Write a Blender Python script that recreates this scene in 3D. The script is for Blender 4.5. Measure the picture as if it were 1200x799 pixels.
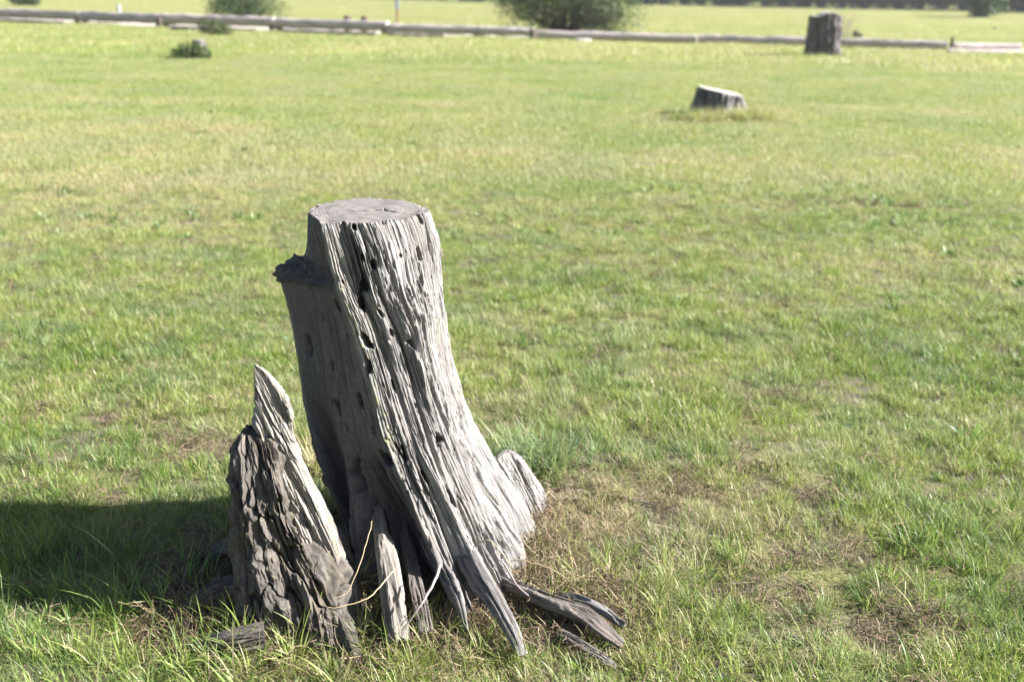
import bpy, math, random
import numpy as np
from mathutils import Matrix, Vector

for o in list(bpy.data.objects): bpy.data.objects.remove(o)
S = bpy.context.scene
COL = S.collection
R = math.radians

# ------------------------------------------------------------------ camera, sky, sun, exposure
CAM_H, PITCH, ROLL = 1.55, 19.4, 0.75
cam_d = bpy.data.cameras.new('camera'); cam = bpy.data.objects.new('camera', cam_d); COL.objects.link(cam)
cam_d.lens = 35; cam_d.sensor_width = 36; cam_d.clip_start = 0.05; cam_d.clip_end = 6000
CM = Matrix.Translation((0, 0, CAM_H)) @ Matrix.Rotation(R(90 - PITCH), 4, 'X') @ Matrix.Rotation(R(ROLL), 4, 'Z')
cam.matrix_world = CM
cam_d.dof.use_dof = True; cam_d.dof.focus_distance = 2.60; cam_d.dof.aperture_fstop = 2.5; cam_d.dof.aperture_blades = 9
S.camera = cam

SUN_EL, SUN_AZ = 33.0, 0.5      # azimuth: degrees from +X towards the camera side
w = bpy.data.worlds.new('World'); S.world = w; w.use_nodes = True
nt = w.node_tree
sky = nt.nodes.new('ShaderNodeTexSky'); sky.sky_type = 'NISHITA'; sky.sun_disc = False
sky.sun_elevation = R(SUN_EL); sky.sun_rotation = R(90 + SUN_AZ); sky.air_density = 1.0; sky.dust_density = 1.5
nt.links.new(sky.outputs[0], nt.nodes['Background'].inputs[0]); nt.nodes['Background'].inputs[1].default_value = 0.047
sun_d = bpy.data.lights.new('sun', 'SUN'); sun = bpy.data.objects.new('sun', sun_d); COL.objects.link(sun)
sun_d.energy = 5.0; sun_d.angle = R(0.55); sun_d.color = (1.0, 0.975, 0.94)
sd = Vector((math.cos(R(SUN_EL)) * math.cos(R(SUN_AZ)), -math.cos(R(SUN_EL)) * math.sin(R(SUN_AZ)), math.sin(R(SUN_EL))))
sun.rotation_euler = sd.to_track_quat('Z', 'Y').to_euler(); sun.location = (6, -2, 8)
S.view_settings.view_transform = 'Standard'; S.view_settings.look = 'None'
S.view_settings.exposure = 1.92; S.view_settings.gamma = 1
S.render.engine = 'CYCLES'

# ------------------------------------------------------------------ pixel <-> place helpers
F = 35 / 36 * 1200
def ray(px, py):
    d = CM.to_3x3() @ Vector(((px - 600) / F, -(py - 399.5) / F, -1)); return d
def at(px, py, z=0.0):                       # the point of height z seen at that pixel
    d = ray(px, py); t = (z - CAM_H) / d.z; return Vector((d.x * t, d.y * t, z))
def pz(px, Y, z):                            # x of the point with depth Y, height z seen in column px
    a, b = 0.0, 0.0
    Ri = CM.inverted()
    def col(x):
        c = Ri @ Vector((x, Y, z)); return 600 + F * c.x / -c.z
    lo, hi = -4, 4
    for _ in range(30):
        m = (lo + hi) / 2
        if col(m) < px: lo = m
        else: hi = m
    return (lo + hi) / 2
MI = np.array(CM.inverted())
def project(P):
    c = P @ MI[:3, :3].T + MI[:3, 3]
    return 600 + F * c[..., 0] / -c[..., 2], 399.5 - F * c[..., 1] / -c[..., 2]

# ------------------------------------------------------------------ noise
def h2(i, j, seed):
    i = i.astype(np.uint32); j = j.astype(np.uint32)
    h = i * np.uint32(374761393) + j * np.uint32(668265263) + np.uint32((seed * 2246822519) & 0xffffffff)
    h = (h ^ (h >> np.uint32(13))) * np.uint32(1274126177); h = h ^ (h >> np.uint32(16))
    return h
def noise(x, y, seed=0, wrap=None):
    x = np.asarray(x, float); y = np.asarray(y, float); x, y = np.broadcast_arrays(x, y)
    xi = np.floor(x).astype(np.int64); yi = np.floor(y).astype(np.int64); xf = x - xi; yf = y - yi
    u = xf * xf * xf * (xf * (xf * 6 - 15) + 10); v = yf * yf * yf * (yf * (yf * 6 - 15) + 10)
    def g(a, b):
        ii = xi + a
        if wrap: ii = ii % wrap
        an = h2(ii, yi + b, seed) / 4294967296.0 * 2 * np.pi
        return np.cos(an) * (xf - a) + np.sin(an) * (yf - b)
    return 1.5 * ((g(0, 0) * (1 - u) + g(1, 0) * u) * (1 - v) + (g(0, 1) * (1 - u) + g(1, 1) * u) * v)
def fbm(x, y, seed=0, oct=4, wrap=None, gain=.5):
    s = 0; a = 1
    for k in range(oct):
        s = s + a * noise(x * 2 ** k, y * 2 ** k, seed + k * 17, wrap * 2 ** k if wrap else None); a *= gain
    return s
def sst(a, b, x):
    t = np.clip((x - a) / (b - a), 0, 1); return t * t * (3 - 2 * t)

# ------------------------------------------------------------------ object helpers
def tag(o, label=None, cat=None, group=None, kind=None):
    if label: o['label'] = label
    if cat: o['category'] = cat
    if group: o['group'] = group
    if kind: o['kind'] = kind
    return o
def empty(name, loc, rz=0):
    o = bpy.data.objects.new(name, None); COL.objects.link(o); o.location = loc; o.rotation_euler = (0, 0, rz); o.empty_display_size = .1
    return o
def mesh_np(name, V, faces, smooth=True, attrs=None, uv=None):
    """faces: int array (n,k) or list of such arrays"""
    me = bpy.data.meshes.new(name)
    if not isinstance(faces, list): faces = [faces]
    faces = [np.asarray(f) for f in faces if len(f)]
    V = np.asarray(V, np.float32)
    nl = sum(f.size for f in faces); nf = sum(len(f) for f in faces)
    me.vertices.add(len(V)); me.vertices.foreach_set('co', V.ravel())
    idx = np.concatenate([f.ravel() for f in faces]).astype(np.int32)
    tot = np.concatenate([np.full(len(f), f.shape[1]) for f in faces]).astype(np.int32)
    st = np.concatenate([[0], np.cumsum(tot)[:-1]]).astype(np.int32)
    me.loops.add(nl); me.loops.foreach_set('vertex_index', idx)
    me.polygons.add(nf); me.polygons.foreach_set('loop_start', st)
    me.update(calc_edges=True)
    me.polygons.foreach_set('use_smooth', np.full(nf, smooth))
    for k, a in (attrs or {}).items():
        a = np.asarray(a, np.float32)
        if a.ndim == 1:
            at_ = me.attributes.new(k, 'FLOAT', 'POINT'); at_.data.foreach_set('value', a)
        else:
            at_ = me.attributes.new(k, 'FLOAT_VECTOR', 'POINT'); at_.data.foreach_set('vector', a.ravel())
    me.validate()
    return me
def obj(name, me, mat, parent=None, **k):
    o = bpy.data.objects.new(name, me); COL.objects.link(o)
    if mat and not me.materials: me.materials.append(mat)
    if parent: o.parent = parent
    tag(o, **k)
    return o

# ------------------------------------------------------------------ materials
class NT:
    def __init__(s, name):
        s.m = bpy.data.materials.new(name); s.m.use_nodes = True; s.t = s.m.node_tree; s.t.nodes.clear()
        s.out = s.n('OutputMaterial')
    def n(s, typ, **k):
        n = s.t.nodes.new('ShaderNode' + typ)
        for a, b in k.items(): setattr(n, a, b)
        return n
    def l(s, a, b): s.t.links.new(a, b)
    def set(s, sock, v):
        if hasattr(v, 'links'): s.l(v, sock)
        else: sock.default_value = v
    def attr(s, name, typ='GEOMETRY', out='Fac'):
        n = s.n('Attribute', attribute_name=name, attribute_type=typ); return n.outputs[out]
    def math(s, op, a, b=0.0, clamp=False):
        n = s.n('Math', operation=op, use_clamp=clamp); s.set(n.inputs[0], a); s.set(n.inputs[1], b); return n.outputs[0]
    def mapr(s, v, a, b, c=0.0, d=1.0):
        n = s.n('MapRange'); s.set(n.inputs[0], v)
        for i, q in enumerate((a, b, c, d)): n.inputs[i + 1].default_value = q
        return n.outputs[0]
    def mix(s, f, a, b, mode='MIX'):
        n = s.n('Mix', data_type='RGBA', blend_type=mode); s.set(n.inputs[0], f)
        for q, v in ((6, a), (7, b)): s.set(n.inputs[q], (*v, 1) if isinstance(v, tuple) and len(v) == 3 else v)
        return n.outputs[2]
    def ramp(s, v, stops):
        n = s.n('ValToRGB'); s.set(n.inputs[0], v); e = n.color_ramp.elements
        while len(e) < len(stops): e.new(.5)
        for q, (p, c) in zip(e, stops): q.position = p; q.color = (*c, 1)
        return n.outputs[0]
    def noise(s, vec, scale, detail=4, rough=.55, out='Fac', dist=0.0):
        n = s.n('TexNoise'); n.inputs['Scale'].default_value = scale; n.inputs['Detail'].default_value = detail
        n.inputs['Roughness'].default_value = rough; n.inputs['Distortion'].default_value = dist
        if vec is not None: s.l(vec, n.inputs['Vector'])
        return n.outputs[out]
    def mapping(s, vec, scale):
        n = s.n('Mapping'); s.l(vec, n.inputs[0]); n.inputs['Scale'].default_value = scale; return n.outputs[0]
    def coord(s, o='Object'): return s.n('TexCoord').outputs[o]
    def bump(s, h, strength, dist, nrm=None):
        n = s.n('Bump'); n.inputs['Strength'].default_value = strength; n.inputs['Distance'].default_value = dist
        s.l(h, n.inputs['Height'])
        if nrm: s.l(nrm, n.inputs['Normal'])
        return n.outputs[0]
    def principled(s, col, rough=.8, nrm=None, spec=.3):
        p = s.n('BsdfPrincipled'); s.set(p.inputs['Base Color'], (*col, 1) if isinstance(col, tuple) else col)
        s.set(p.inputs['Roughness'], rough); p.inputs['Specular IOR Level'].default_value = spec
        if nrm: s.l(nrm, p.inputs['Normal'])
        return p.outputs[0]
    def done(s, sh): s.l(sh, s.out.inputs[0]); return s.m

def mat_grass():
    t = NT('grass_blades')
    tint = t.attr('tint', 'INSTANCER'); rnd = t.attr('rnd'); hgt = t.attr('hgt')
    a = t.math('ADD', tint, t.math('MULTIPLY', t.math('SUBTRACT', rnd, .5), .55))
    # lengthwise: paler sheaths low down, slightly yellower tips
    a = t.math('ADD', a, t.math('MULTIPLY', t.math('SUBTRACT', .45, hgt), .12), True)
    c = t.ramp(a, [(0, (.055, .125, .022)), (.22, (.138, .240, .034)), (.45, (.275, .350, .068)), (.66, (.385, .400, .150)), (.85, (.470, .400, .230)), (1, (.520, .420, .270))])
    hue = t.mix(t.math('MULTIPLY', t.attr('cool', 'INSTANCER'), .55), c, (.24, .31, .22))
    p = t.principled(hue, .44, None, .48)
    tr = t.n('BsdfTranslucent'); t.l(t.mix(.25, hue, (.30, .35, .07)), tr.inputs[0])
    m = t.n('MixShader'); m.inputs[0].default_value = .45; t.l(p, m.inputs[1]); t.l(tr.outputs[0], m.inputs[2])
    return t.done(m.outputs[0])
def mat_litter():
    t = NT('dead_grass'); a = t.math('ADD', t.math('MULTIPLY', t.attr('rnd'), .75), t.math('MULTIPLY', t.attr('tint', 'INSTANCER'), .3), True)
    return t.done(t.principled(t.ramp(a, [(0, (.05, .033, .023)), (.4, (.125, .085, .056)), (.75, (.23, .170, .11)), (1, (.36, .29, .20))]), .8, None, .2))
def mat_soil():
    t = NT('soil_and_thatch'); c = t.coord('Object')
    n1 = t.noise(c, 3.0, 6, .6); n2 = t.noise(c, 60, 5, .7); n3 = t.noise(c, .35, 4)
    soil = t.mix(n2, (.050, .041, .034), (.20, .165, .130))
    that = t.mix(n2, (.085, .095, .032), (.23, .24, .09))
    base = t.mix(t.mapr(n1, .38, .62), soil, that)
    far = t.mix(n3, (.20, .23, .06), (.28, .28, .10))
    g = t.n('VectorMath', operation='LENGTH'); t.l(c, g.inputs[0])
    base = t.mix(t.mapr(g.outputs['Value'], 7, 22), base, far)
    b = t.bump(n2, .9, .012)
    return t.done(t.principled(base, .95, b, .1))
def mat_wood(name, light, mid, dark, rust=.3, grain=(1, 1), bumpd=.0022, brown=(.20, .135, .085)):
    """weathered wood; 'uvm' = (across the grain, along the grain, -) in metres; 'wear' = (char, lichen, crevice dirt and painted shade)"""
    t = NT(name); uv = t.attr('uvm', out='Vector'); wear_shade = t.attr('wear_shade', out='Vector')
    sep = t.n('SeparateXYZ'); t.l(wear_shade, sep.inputs[0]); char_shade, lich, cav = sep.outputs
    fine = t.noise(t.mapping(uv, (190 * grain[0], 9 * grain[1], 1)), 1, 5, .75)
    med = t.noise(t.mapping(uv, (70 * grain[0], 4.5 * grain[1], 1)), 1, 5, .7, dist=.6)
    stain = t.noise(t.mapping(uv, (26 * grain[0], 3.0, 1)), 1, 6, .7, dist=1.0)
    big = t.noise(t.mapping(uv, (14, 3.2, 1)), 1, 4, .55)
    cross = t.noise(t.mapping(uv, (60, 60, 1)), 1, 5, .7)
    f = t.math('ADD', t.math('MULTIPLY', fine, .45), t.math('MULTIPLY', med, .55))
    c = t.ramp(t.mapr(f, .36, .62), [(0, dark), (.35, mid), (1, light)])
    c = t.mix(t.math('MULTIPLY', t.mapr(stain, .56, .70), .65, True), c, tuple(q * 1.3 for q in dark))
    c = t.mix(t.math('MULTIPLY', t.mapr(cross, .60, .68), .5, True), c, tuple(min(q * 1.25, .8) for q in light))
    c = t.mix(t.math('MULTIPLY', t.mapr(big, .45, .75), rust), c, brown, 'MIX')
    c = t.mix(t.math('MULTIPLY', cav, .92, True), c, (.036, .029, .024))  # crevices, holes and hollows: dirt plus shade painted into the colour
    c = t.mix(t.math('MULTIPLY', lich, t.mapr(cross, .48, .60), True), c, (.22, .225, .09))
    c = t.mix(t.math('MULTIPLY', t.math('MULTIPLY', char_shade, .9), t.mapr(t.math('ADD', t.math('MULTIPLY', cross, .5), t.math('MULTIPLY', med, .5)), .35, .55, .5, 1)), c, (.055, .053, .056))  # burnt shelf, and the shade painted over the trunk's left face
    h = t.math('ADD', f, t.math('ADD', t.math('MULTIPLY', cross, .25), t.math('MULTIPLY', fine, .5)))
    b = t.bump(h, .9, bumpd)
    return t.done(t.principled(c, .82, b, .25))
def mat_cut():
    t = NT('sawn_face'); uv = t.attr('uvm', out='Vector')
    w_ = t.n('TexWave', wave_type='RINGS', rings_direction='SPHERICAL'); w_.inputs['Scale'].default_value = 62; w_.inputs['Distortion'].default_value = 5
    w_.inputs['Detail'].default_value = 3; w_.inputs['Detail Scale'].default_value = .6; t.l(uv, w_.inputs[0])
    saw = t.noise(t.mapping(uv, (40, 220, 1)), 1, 3); blot = t.noise(uv, 22, 8, .7); fine = t.noise(uv, 300, 3, .7)
    c = t.mix(t.mapr(blot, .36, .64), (.105, .092, .086), (.25, .232, .218))
    c = t.mix(t.math('MULTIPLY', w_.outputs['Fac'], .42), c, (.10, .085, .075))
    c = t.mix(t.math('MULTIPLY', fine, .35), c, (.29, .272, .258))
    sep = t.n('SeparateXYZ'); t.l(t.attr('wear_shade', out='Vector'), sep.inputs[0])
    c = t.mix(t.math('MULTIPLY', sep.outputs[0], .75, True), c, (.07, .056, .05))
    c = t.mix(t.math('MULTIPLY', sep.outputs[2], .9, True), c, (.04, .03, .025))
    h = t.math('ADD', t.math('MULTIPLY', w_.outputs['Fac'], .1), t.math('ADD', saw, t.math('MULTIPLY', fine, .4)))
    return t.done(t.principled(c, .85, t.bump(h, .8, .002), .2))
def mat_simple(name, a, b, scale=20, rough=.85, bumpd=.004, detail=5, spec=.25):
    t = NT(name); c = t.coord('Object'); n = t.noise(c, scale, detail, .65)
    return t.done(t.principled(t.mix(t.mapr(n, .3, .7), a, b), rough, t.bump(n, .7, bumpd), spec))
def mat_leaf(name, a, b, c_):
    t = NT(name); r = t.attr('rnd')
    col = t.ramp(r, [(0, a), (.6, b), (1, c_)])
    p = t.principled(col, .5, None, .35); tr = t.n('BsdfTranslucent'); t.l(col, tr.inputs[0])
    m = t.n('MixShader'); m.inputs[0].default_value = .3; t.l(p, m.inputs[1]); t.l(tr.outputs[0], m.inputs[2])
    return t.done(m.outputs[0])
M = dict(
    grass=mat_grass(), soil=mat_soil(), litter=mat_litter(),
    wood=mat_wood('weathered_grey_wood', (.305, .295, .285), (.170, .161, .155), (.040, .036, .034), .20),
    wood_root=mat_wood('root_wood', (.26, .235, .215), (.135, .118, .105), (.035, .030, .027), .35),
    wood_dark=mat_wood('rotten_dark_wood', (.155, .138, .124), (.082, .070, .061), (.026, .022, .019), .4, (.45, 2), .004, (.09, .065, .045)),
    wood_far=mat_wood('far_stump_wood', (.25, .235, .235), (.125, .116, .116), (.028, .025, .025), .3, (.5, .6), .006, (.12, .06, .045)),
    wood_pale=mat_wood('pale_weathered_wood', (.35, .325, .285), (.21, .190, .165), (.06, .050, .042), .15),
    log=mat_wood('barrier_log_wood', (.56, .50, .475), (.45, .385, .37), (.24, .19, .18), .1, (.25, .3), .004, (.28, .20, .17)),
    cut=mat_cut(),
    cut_pale=mat_simple('pale_sawn_top', (.36, .34, .31), (.46, .43, .40), 30, .8, .003),
    straw=mat_simple('dry_straw', (.30, .22, .13), (.55, .44, .28), 8, .7, .0005),
    rock=mat_simple('pale_rock', (.25, .23, .22), (.42, .40, .38), 9, .9, .02),
    darkrock=mat_simple('dark_clod', (.04, .035, .03), (.11, .09, .07), 40, .9, .006),
    gravel=mat_simple('pale_gravel', (.34, .29, .27), (.52, .46, .43), 6, .95, .01),
    rust=mat_simple('rusty_painted_steel', (.20, .095, .055), (.30, .15, .09), 12, .7, .002),
    bluegrey=mat_simple('blue_grey_paint', (.36, .38, .46), (.46, .48, .56), 8, .6, .001),
    bark=mat_simple('bark', (.06, .045, .035), (.15, .12, .095), 20, .9, .01),
    twig=mat_simple('bare_grey_twigs', (.22, .18, .17), (.36, .31, .30), 10, .9, .002),
    leaf_dark=mat_leaf('dark_shrub_leaves', (.018, .045, .010), (.045, .085, .020), (.11, .15, .04)),
    leaf_mid=mat_leaf('olive_shrub_leaves', (.035, .060, .014), (.085, .125, .032), (.22, .24, .08)),
    leaf_grey=mat_leaf('grey_green_leaves', (.045, .055, .035), (.085, .100, .060), (.15, .16, .10)),
)

# ------------------------------------------------------------------ the lie of the land
SC = Vector((-.36, 2.52, 0))     # middle of the near stump's base
def bare(x, y):                  # 0 = full turf, 1 = bare earth
    b = 0 * x
    for px, py, rx, ry, a in ((905, 590, .26, .20, .55), (840, 575, .26, .11, .8), (960, 650, .24, .13, .55), (1000, 690, .28, .14, .6), (1060, 740, .16, .12, .9), (930, 700, .10, .09, 1.0), (770, 565, .18, .04, .4),
                              (255, 525, .20, .12, .95), (215, 500, .16, .09, .5), (120, 485, .22, .08, .5), (690, 555, .12, .07, .5), (670, 600, .14, .10, .7), (1020, 240, .65, .16, .5), (880, 460, .3, .10, .35),
                              (860, 690, .12, .05, .4), (1080, 560, .18, .06, .4), (700, 640, .14, .12, .3), (600, 720, .3, .14, .75), (240, 700, .22, .25, .9)):
        p = at(px, py); b = np.maximum(b, a * np.exp(-(((x - p.x) / rx) ** 2 + ((y - p.y) / ry) ** 2)))
    n = fbm(x * 5, y * 7, 91, 4)
    b = b * (.80 + 1.25 * n) + 0.04 * sst(.25, .8, fbm(x * 1.1, y * 1.6, 17, 4))
    return np.clip(b, 0, 1)
def dry(x, y):                   # how yellow the turf is, with a painted distance veil
    d = .405 + .14 * fbm(x * .45, y * .8, 5, 4) + .16 * fbm(x * 2.1, y * 2.6, 23, 4)
    d = d + .18 * sst(3.0, 10, y) + .05 * sst(20, 40, y)  # yellower far turf, and pale lens veil painted into the tint
    for px, py, rx, ry, a in ((150, 215, 2.2, 1.0, .22), (500, 190, 2.5, .8, .16), (30, 160, 3, 1.5, .12), (300, 270, 1.3, .5, .12), (560, 620, .55, .5, .28), (640, 690, .42, .35, .38), (480, 720, .35, .25, .28), (330, 470, .45, .25, .15), (600, 480, .4, .25, .14),
                              (740, 620, .45, .22, .20), (860, 600, .4, .3, .2), (930, 300, 1.2, .5, .10), (845, 140, .9, .8, .22), (1000, 190, 2.2, .8, .1),
                              (1100, 420, .8, .5, -.08), (1150, 680, .45, .4, -.16), (40, 640, .6, .5, -.10), (700, 300, 1.8, .8, -.08), (1150, 560, .4, .3, -.10), (180, 690, .5, .3, -.12)):
        p = at(px, py); d = d + a * np.exp(-(((x - p.x) / rx) ** 2 + ((y - p.y) / ry) ** 2))
    return d
def height(x, y):
    r = np.hypot(x - SC.x, (y - SC.y))
    near = np.exp(-(r / 7) ** 2)
    h = .03 * fbm(x * .7, y * .7, 3, 3) * near + .008 * fbm(x * 6, y * 6, 8, 3) * near
    h = h + .035 * np.exp(-(r / .5) ** 2) + .02 * fbm(x * .12, y * .12, 4, 2) * (1 - np.exp(-(r / 12) ** 2)) * np.exp(-(r / 90) ** 2)
    h = h - .02 * bare(x, y) * near
    return h
def gz(x, y): return float(height(np.array([x]), np.array([y]))[0])

def ground_at(px, py):
    p = at(px, py)
    for _ in range(5): p = at(px, py, gz(p.x, p.y))
    return p
def build_ground():
    n = 520; t = np.linspace(-1, 1, n)
    k = 9.6; xs = np.sinh(t * k) / np.sinh(k) * 3500 ; ys = xs.copy()
    X, Y = np.meshgrid(xs + .2, ys + 2.6, indexing='ij')
    Z = height(X, Y) + .004 * fbm(X * 25, Y * 25, 44, 2) * np.exp(-np.hypot(X, Y - 2.6) / 3)
    V = np.stack([X, Y, Z], -1).reshape(-1, 3)
    i = np.arange(n * n).reshape(n, n)
    f = np.stack([i[:-1, :-1], i[1:, :-1], i[1:, 1:], i[:-1, 1:]], -1).reshape(-1, 4)
    obj('ground', mesh_np('ground', V, f), M['soil'], kind='structure', label='earth and thatch of the wide flat meadow under the grass')
build_ground()

# ------------------------------------------------------------------ grass
rng = np.random.default_rng(7)
def blades(n, spread, lmin, lmax, wid, lean, curl, seg=3, square=False, splay=0.0, drybits=0.0):
    r = rng
    if square: bx, by = (r.random(n) - .5) * spread, (r.random(n) - .5) * spread
    else:
        a = r.random(n) * 2 * np.pi; q = np.sqrt(r.random(n)) * spread; bx, by = np.cos(a) * q, np.sin(a) * q
    az = r.random(n) * 2 * np.pi
    if splay: az = np.where(r.random(n) < splay, np.arctan2(by, bx) + r.normal(0, .4, n), az)
    L = lmin + (lmax - lmin) * r.random(n) ** 1.4; W = wid * (.6 + .8 * r.random(n))
    le = np.abs(r.normal(0, lean, n)) + .08; cu = curl * (.3 + r.random(n))
    tw = r.normal(0, .9, n)
    V = []; H = []
    for s in range(seg + 1):
        t = s / seg
        ang = le + cu * t                                    # lean from vertical
        # integrate analytically-ish
        tt = np.linspace(0, t, 6)[:, None]; A = le + cu * tt
        hx = (np.sin(A).mean(0)) * L * t; hz = (np.cos(A).mean(0)) * L * t
        cx = bx + np.cos(az) * hx; cy = by + np.sin(az) * hx
        ww = W * (.75 + .5 * t - 1.25 * t * t) * .5 if s < seg else W * 0
        px_, py_ = -np.sin(az + tw * .6), np.cos(az + tw * .6)
        if s < seg:
            V.append(np.stack([cx - px_ * ww, cy - py_ * ww, hz - .004], -1)); V.append(np.stack([cx + px_ * ww, cy + py_ * ww, hz - .004], -1)); H += [t, t]
        else: V.append(np.stack([cx, cy, hz - .004], -1)); H += [t]
    k = len(V); P = np.stack(V, 1).reshape(-1, 3)
    base = np.arange(n)[:, None] * k
    q4 = np.concatenate([base + np.array([[2 * s, 2 * s + 1, 2 * s + 3, 2 * s + 2]]) for s in range(seg - 1)]) if seg > 1 else np.zeros((0, 4), int)
    t3 = base + np.array([[2 * seg - 2, 2 * seg - 1, 2 * seg]])
    rr = r.random(n); rr = np.where(r.random(n) < drybits, .9 + r.random(n) * .8, rr)
    return mesh_np('grass_blades', P, [q4, t3], True, {'rnd': np.repeat(rr, k), 'hgt': np.tile(np.array(H), n)})
def source_coll(name, meshes, mat):
    c = bpy.data.collections.new(name)
    for i, me in enumerate(meshes):
        me.materials.append(mat); o = bpy.data.objects.new(name + '_%02d' % i, me); c.objects.link(o)
    return c
def scatter(name, coll, P, rot, scl, idx, tint, cool, label, cat):
    me = mesh_np(name, P, np.zeros((0, 3), int), False) if False else bpy.data.meshes.new(name)
    me.vertices.add(len(P)); me.vertices.foreach_set('co', np.asarray(P, np.float32).ravel())
    for k, a, ty in (('rot', rot, 'FLOAT_VECTOR'), ('scl', scl, 'FLOAT_VECTOR'), ('tint', tint, 'FLOAT'), ('cool', cool, 'FLOAT')):
        q = me.attributes.new(k, ty, 'POINT'); q.data.foreach_set('vector' if ty == 'FLOAT_VECTOR' else 'value', np.asarray(a, np.float32).ravel())
    q = me.attributes.new('pick', 'INT', 'POINT'); q.data.foreach_set('value', np.asarray(idx, np.int32))
    o = obj(name, me, None, label=label, cat=cat, kind='stuff')
    g = bpy.data.node_groups.new(name, 'GeometryNodeTree')
    g.interface.new_socket('Geometry', in_out='INPUT', socket_type='NodeSocketGeometry'); g.interface.new_socket('Geometry', in_out='OUTPUT', socket_type='NodeSocketGeometry')
    N = g.nodes; a = N.new('NodeGroupInput'); b = N.new('NodeGroupOutput'); ip = N.new('GeometryNodeInstanceOnPoints')
    ci = N.new('GeometryNodeCollectionInfo'); ci.inputs['Collection'].default_value = coll; ci.inputs['Separate Children'].default_value = True; ci.inputs['Reset Children'].default_value = True
    def na(n, ty):
        x = N.new('GeometryNodeInputNamedAttribute'); x.data_type = ty; x.inputs[0].default_value = n; return x.outputs[0]
    er = N.new('FunctionNodeEulerToRotation'); L = g.links.new
    L(a.outputs[0], ip.inputs['Points']); L(ci.outputs[0], ip.inputs['Instance']); ip.inputs['Pick Instance'].default_value = True
    L(na('pick', 'INT'), ip.inputs['Instance Index']); L(na('rot', 'FLOAT_VECTOR'), er.inputs[0]); L(er.outputs[0], ip.inputs['Rotation']); L(na('scl', 'FLOAT_VECTOR'), ip.inputs['Scale'])
    L(ip.outputs[0], b.inputs[0])
    md = o.modifiers.new('scatter', 'NODES'); md.node_group = g
    return o
def wedge(y0, y1, dens, side=1.0):
    """random points in the ground area the photo takes in (with margins) between two depths"""
    A = 2 * (1.12 * .54 * y1 + side) * (y1 - y0); n = int(A * dens)
    y = y0 + rng.random(n) * (y1 - y0); x = (rng.random(n) * 2 - 1) * (1.12 * .54 * y1 + side)
    k = np.abs(x) < 1.12 * .54 * y + side
    return x[k], y[k]
def in_stump(x, y):
    return (((x - SC.x) / .33) ** 2 + ((y - SC.y + .02) / .25) ** 2 < 1) | (((x + .62) / .16) ** 2 + ((y - 2.33) / .14) ** 2 < 1)
def put(name, coll, x, y, idx, tint, cool, scale, label, cat='grass', tilt=.12, sy=None, zoff=0):
    n = len(x); z = height(x, y) + zoff
    rot = np.stack([rng.normal(0, tilt, n), rng.normal(0, tilt, n), rng.random(n) * 2 * np.pi], -1)
    sc = np.stack([scale, scale, scale * (sy if sy is not None else 1)], -1)
    return scatter(name, coll, np.stack([x, y, z], -1), rot, sc, idx, tint, cool, label, cat)

TRK = [ground_at(px, py) for px, py in ((-150, 17), (0, 24.5), (200, 33.5), (460, 42), (700, 49), (950, 55.5), (1112, 60.5), (1300, 68))]
def track_y(x): return np.interp(x, [p.x for p in TRK], [p.y for p in TRK]) + 2.1
def build_track():
    xs = np.linspace(TRK[0].x, TRK[-1].x, 260); ws = np.linspace(-1.25, 1.25, 9); X, W = np.meshgrid(xs, ws, indexing='ij')
    Y = track_y(X) + W * (1 + .12 * noise(X * .8, W * .3, 3)); Z = height(X, Y) + .03 - .022 * np.abs(ws)[None] ** 4 / 2.44
    i = np.arange(X.size).reshape(X.shape); f = np.stack([i[:-1, :-1], i[1:, :-1], i[1:, 1:], i[:-1, 1:]], -1).reshape(-1, 4)
    obj('path', mesh_np('path', np.stack([X, Y, Z], -1).reshape(-1, 3), f), M['gravel'], kind='structure', label='pale pinkish gravel strip running along behind the log barrier')
build_track()
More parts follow.
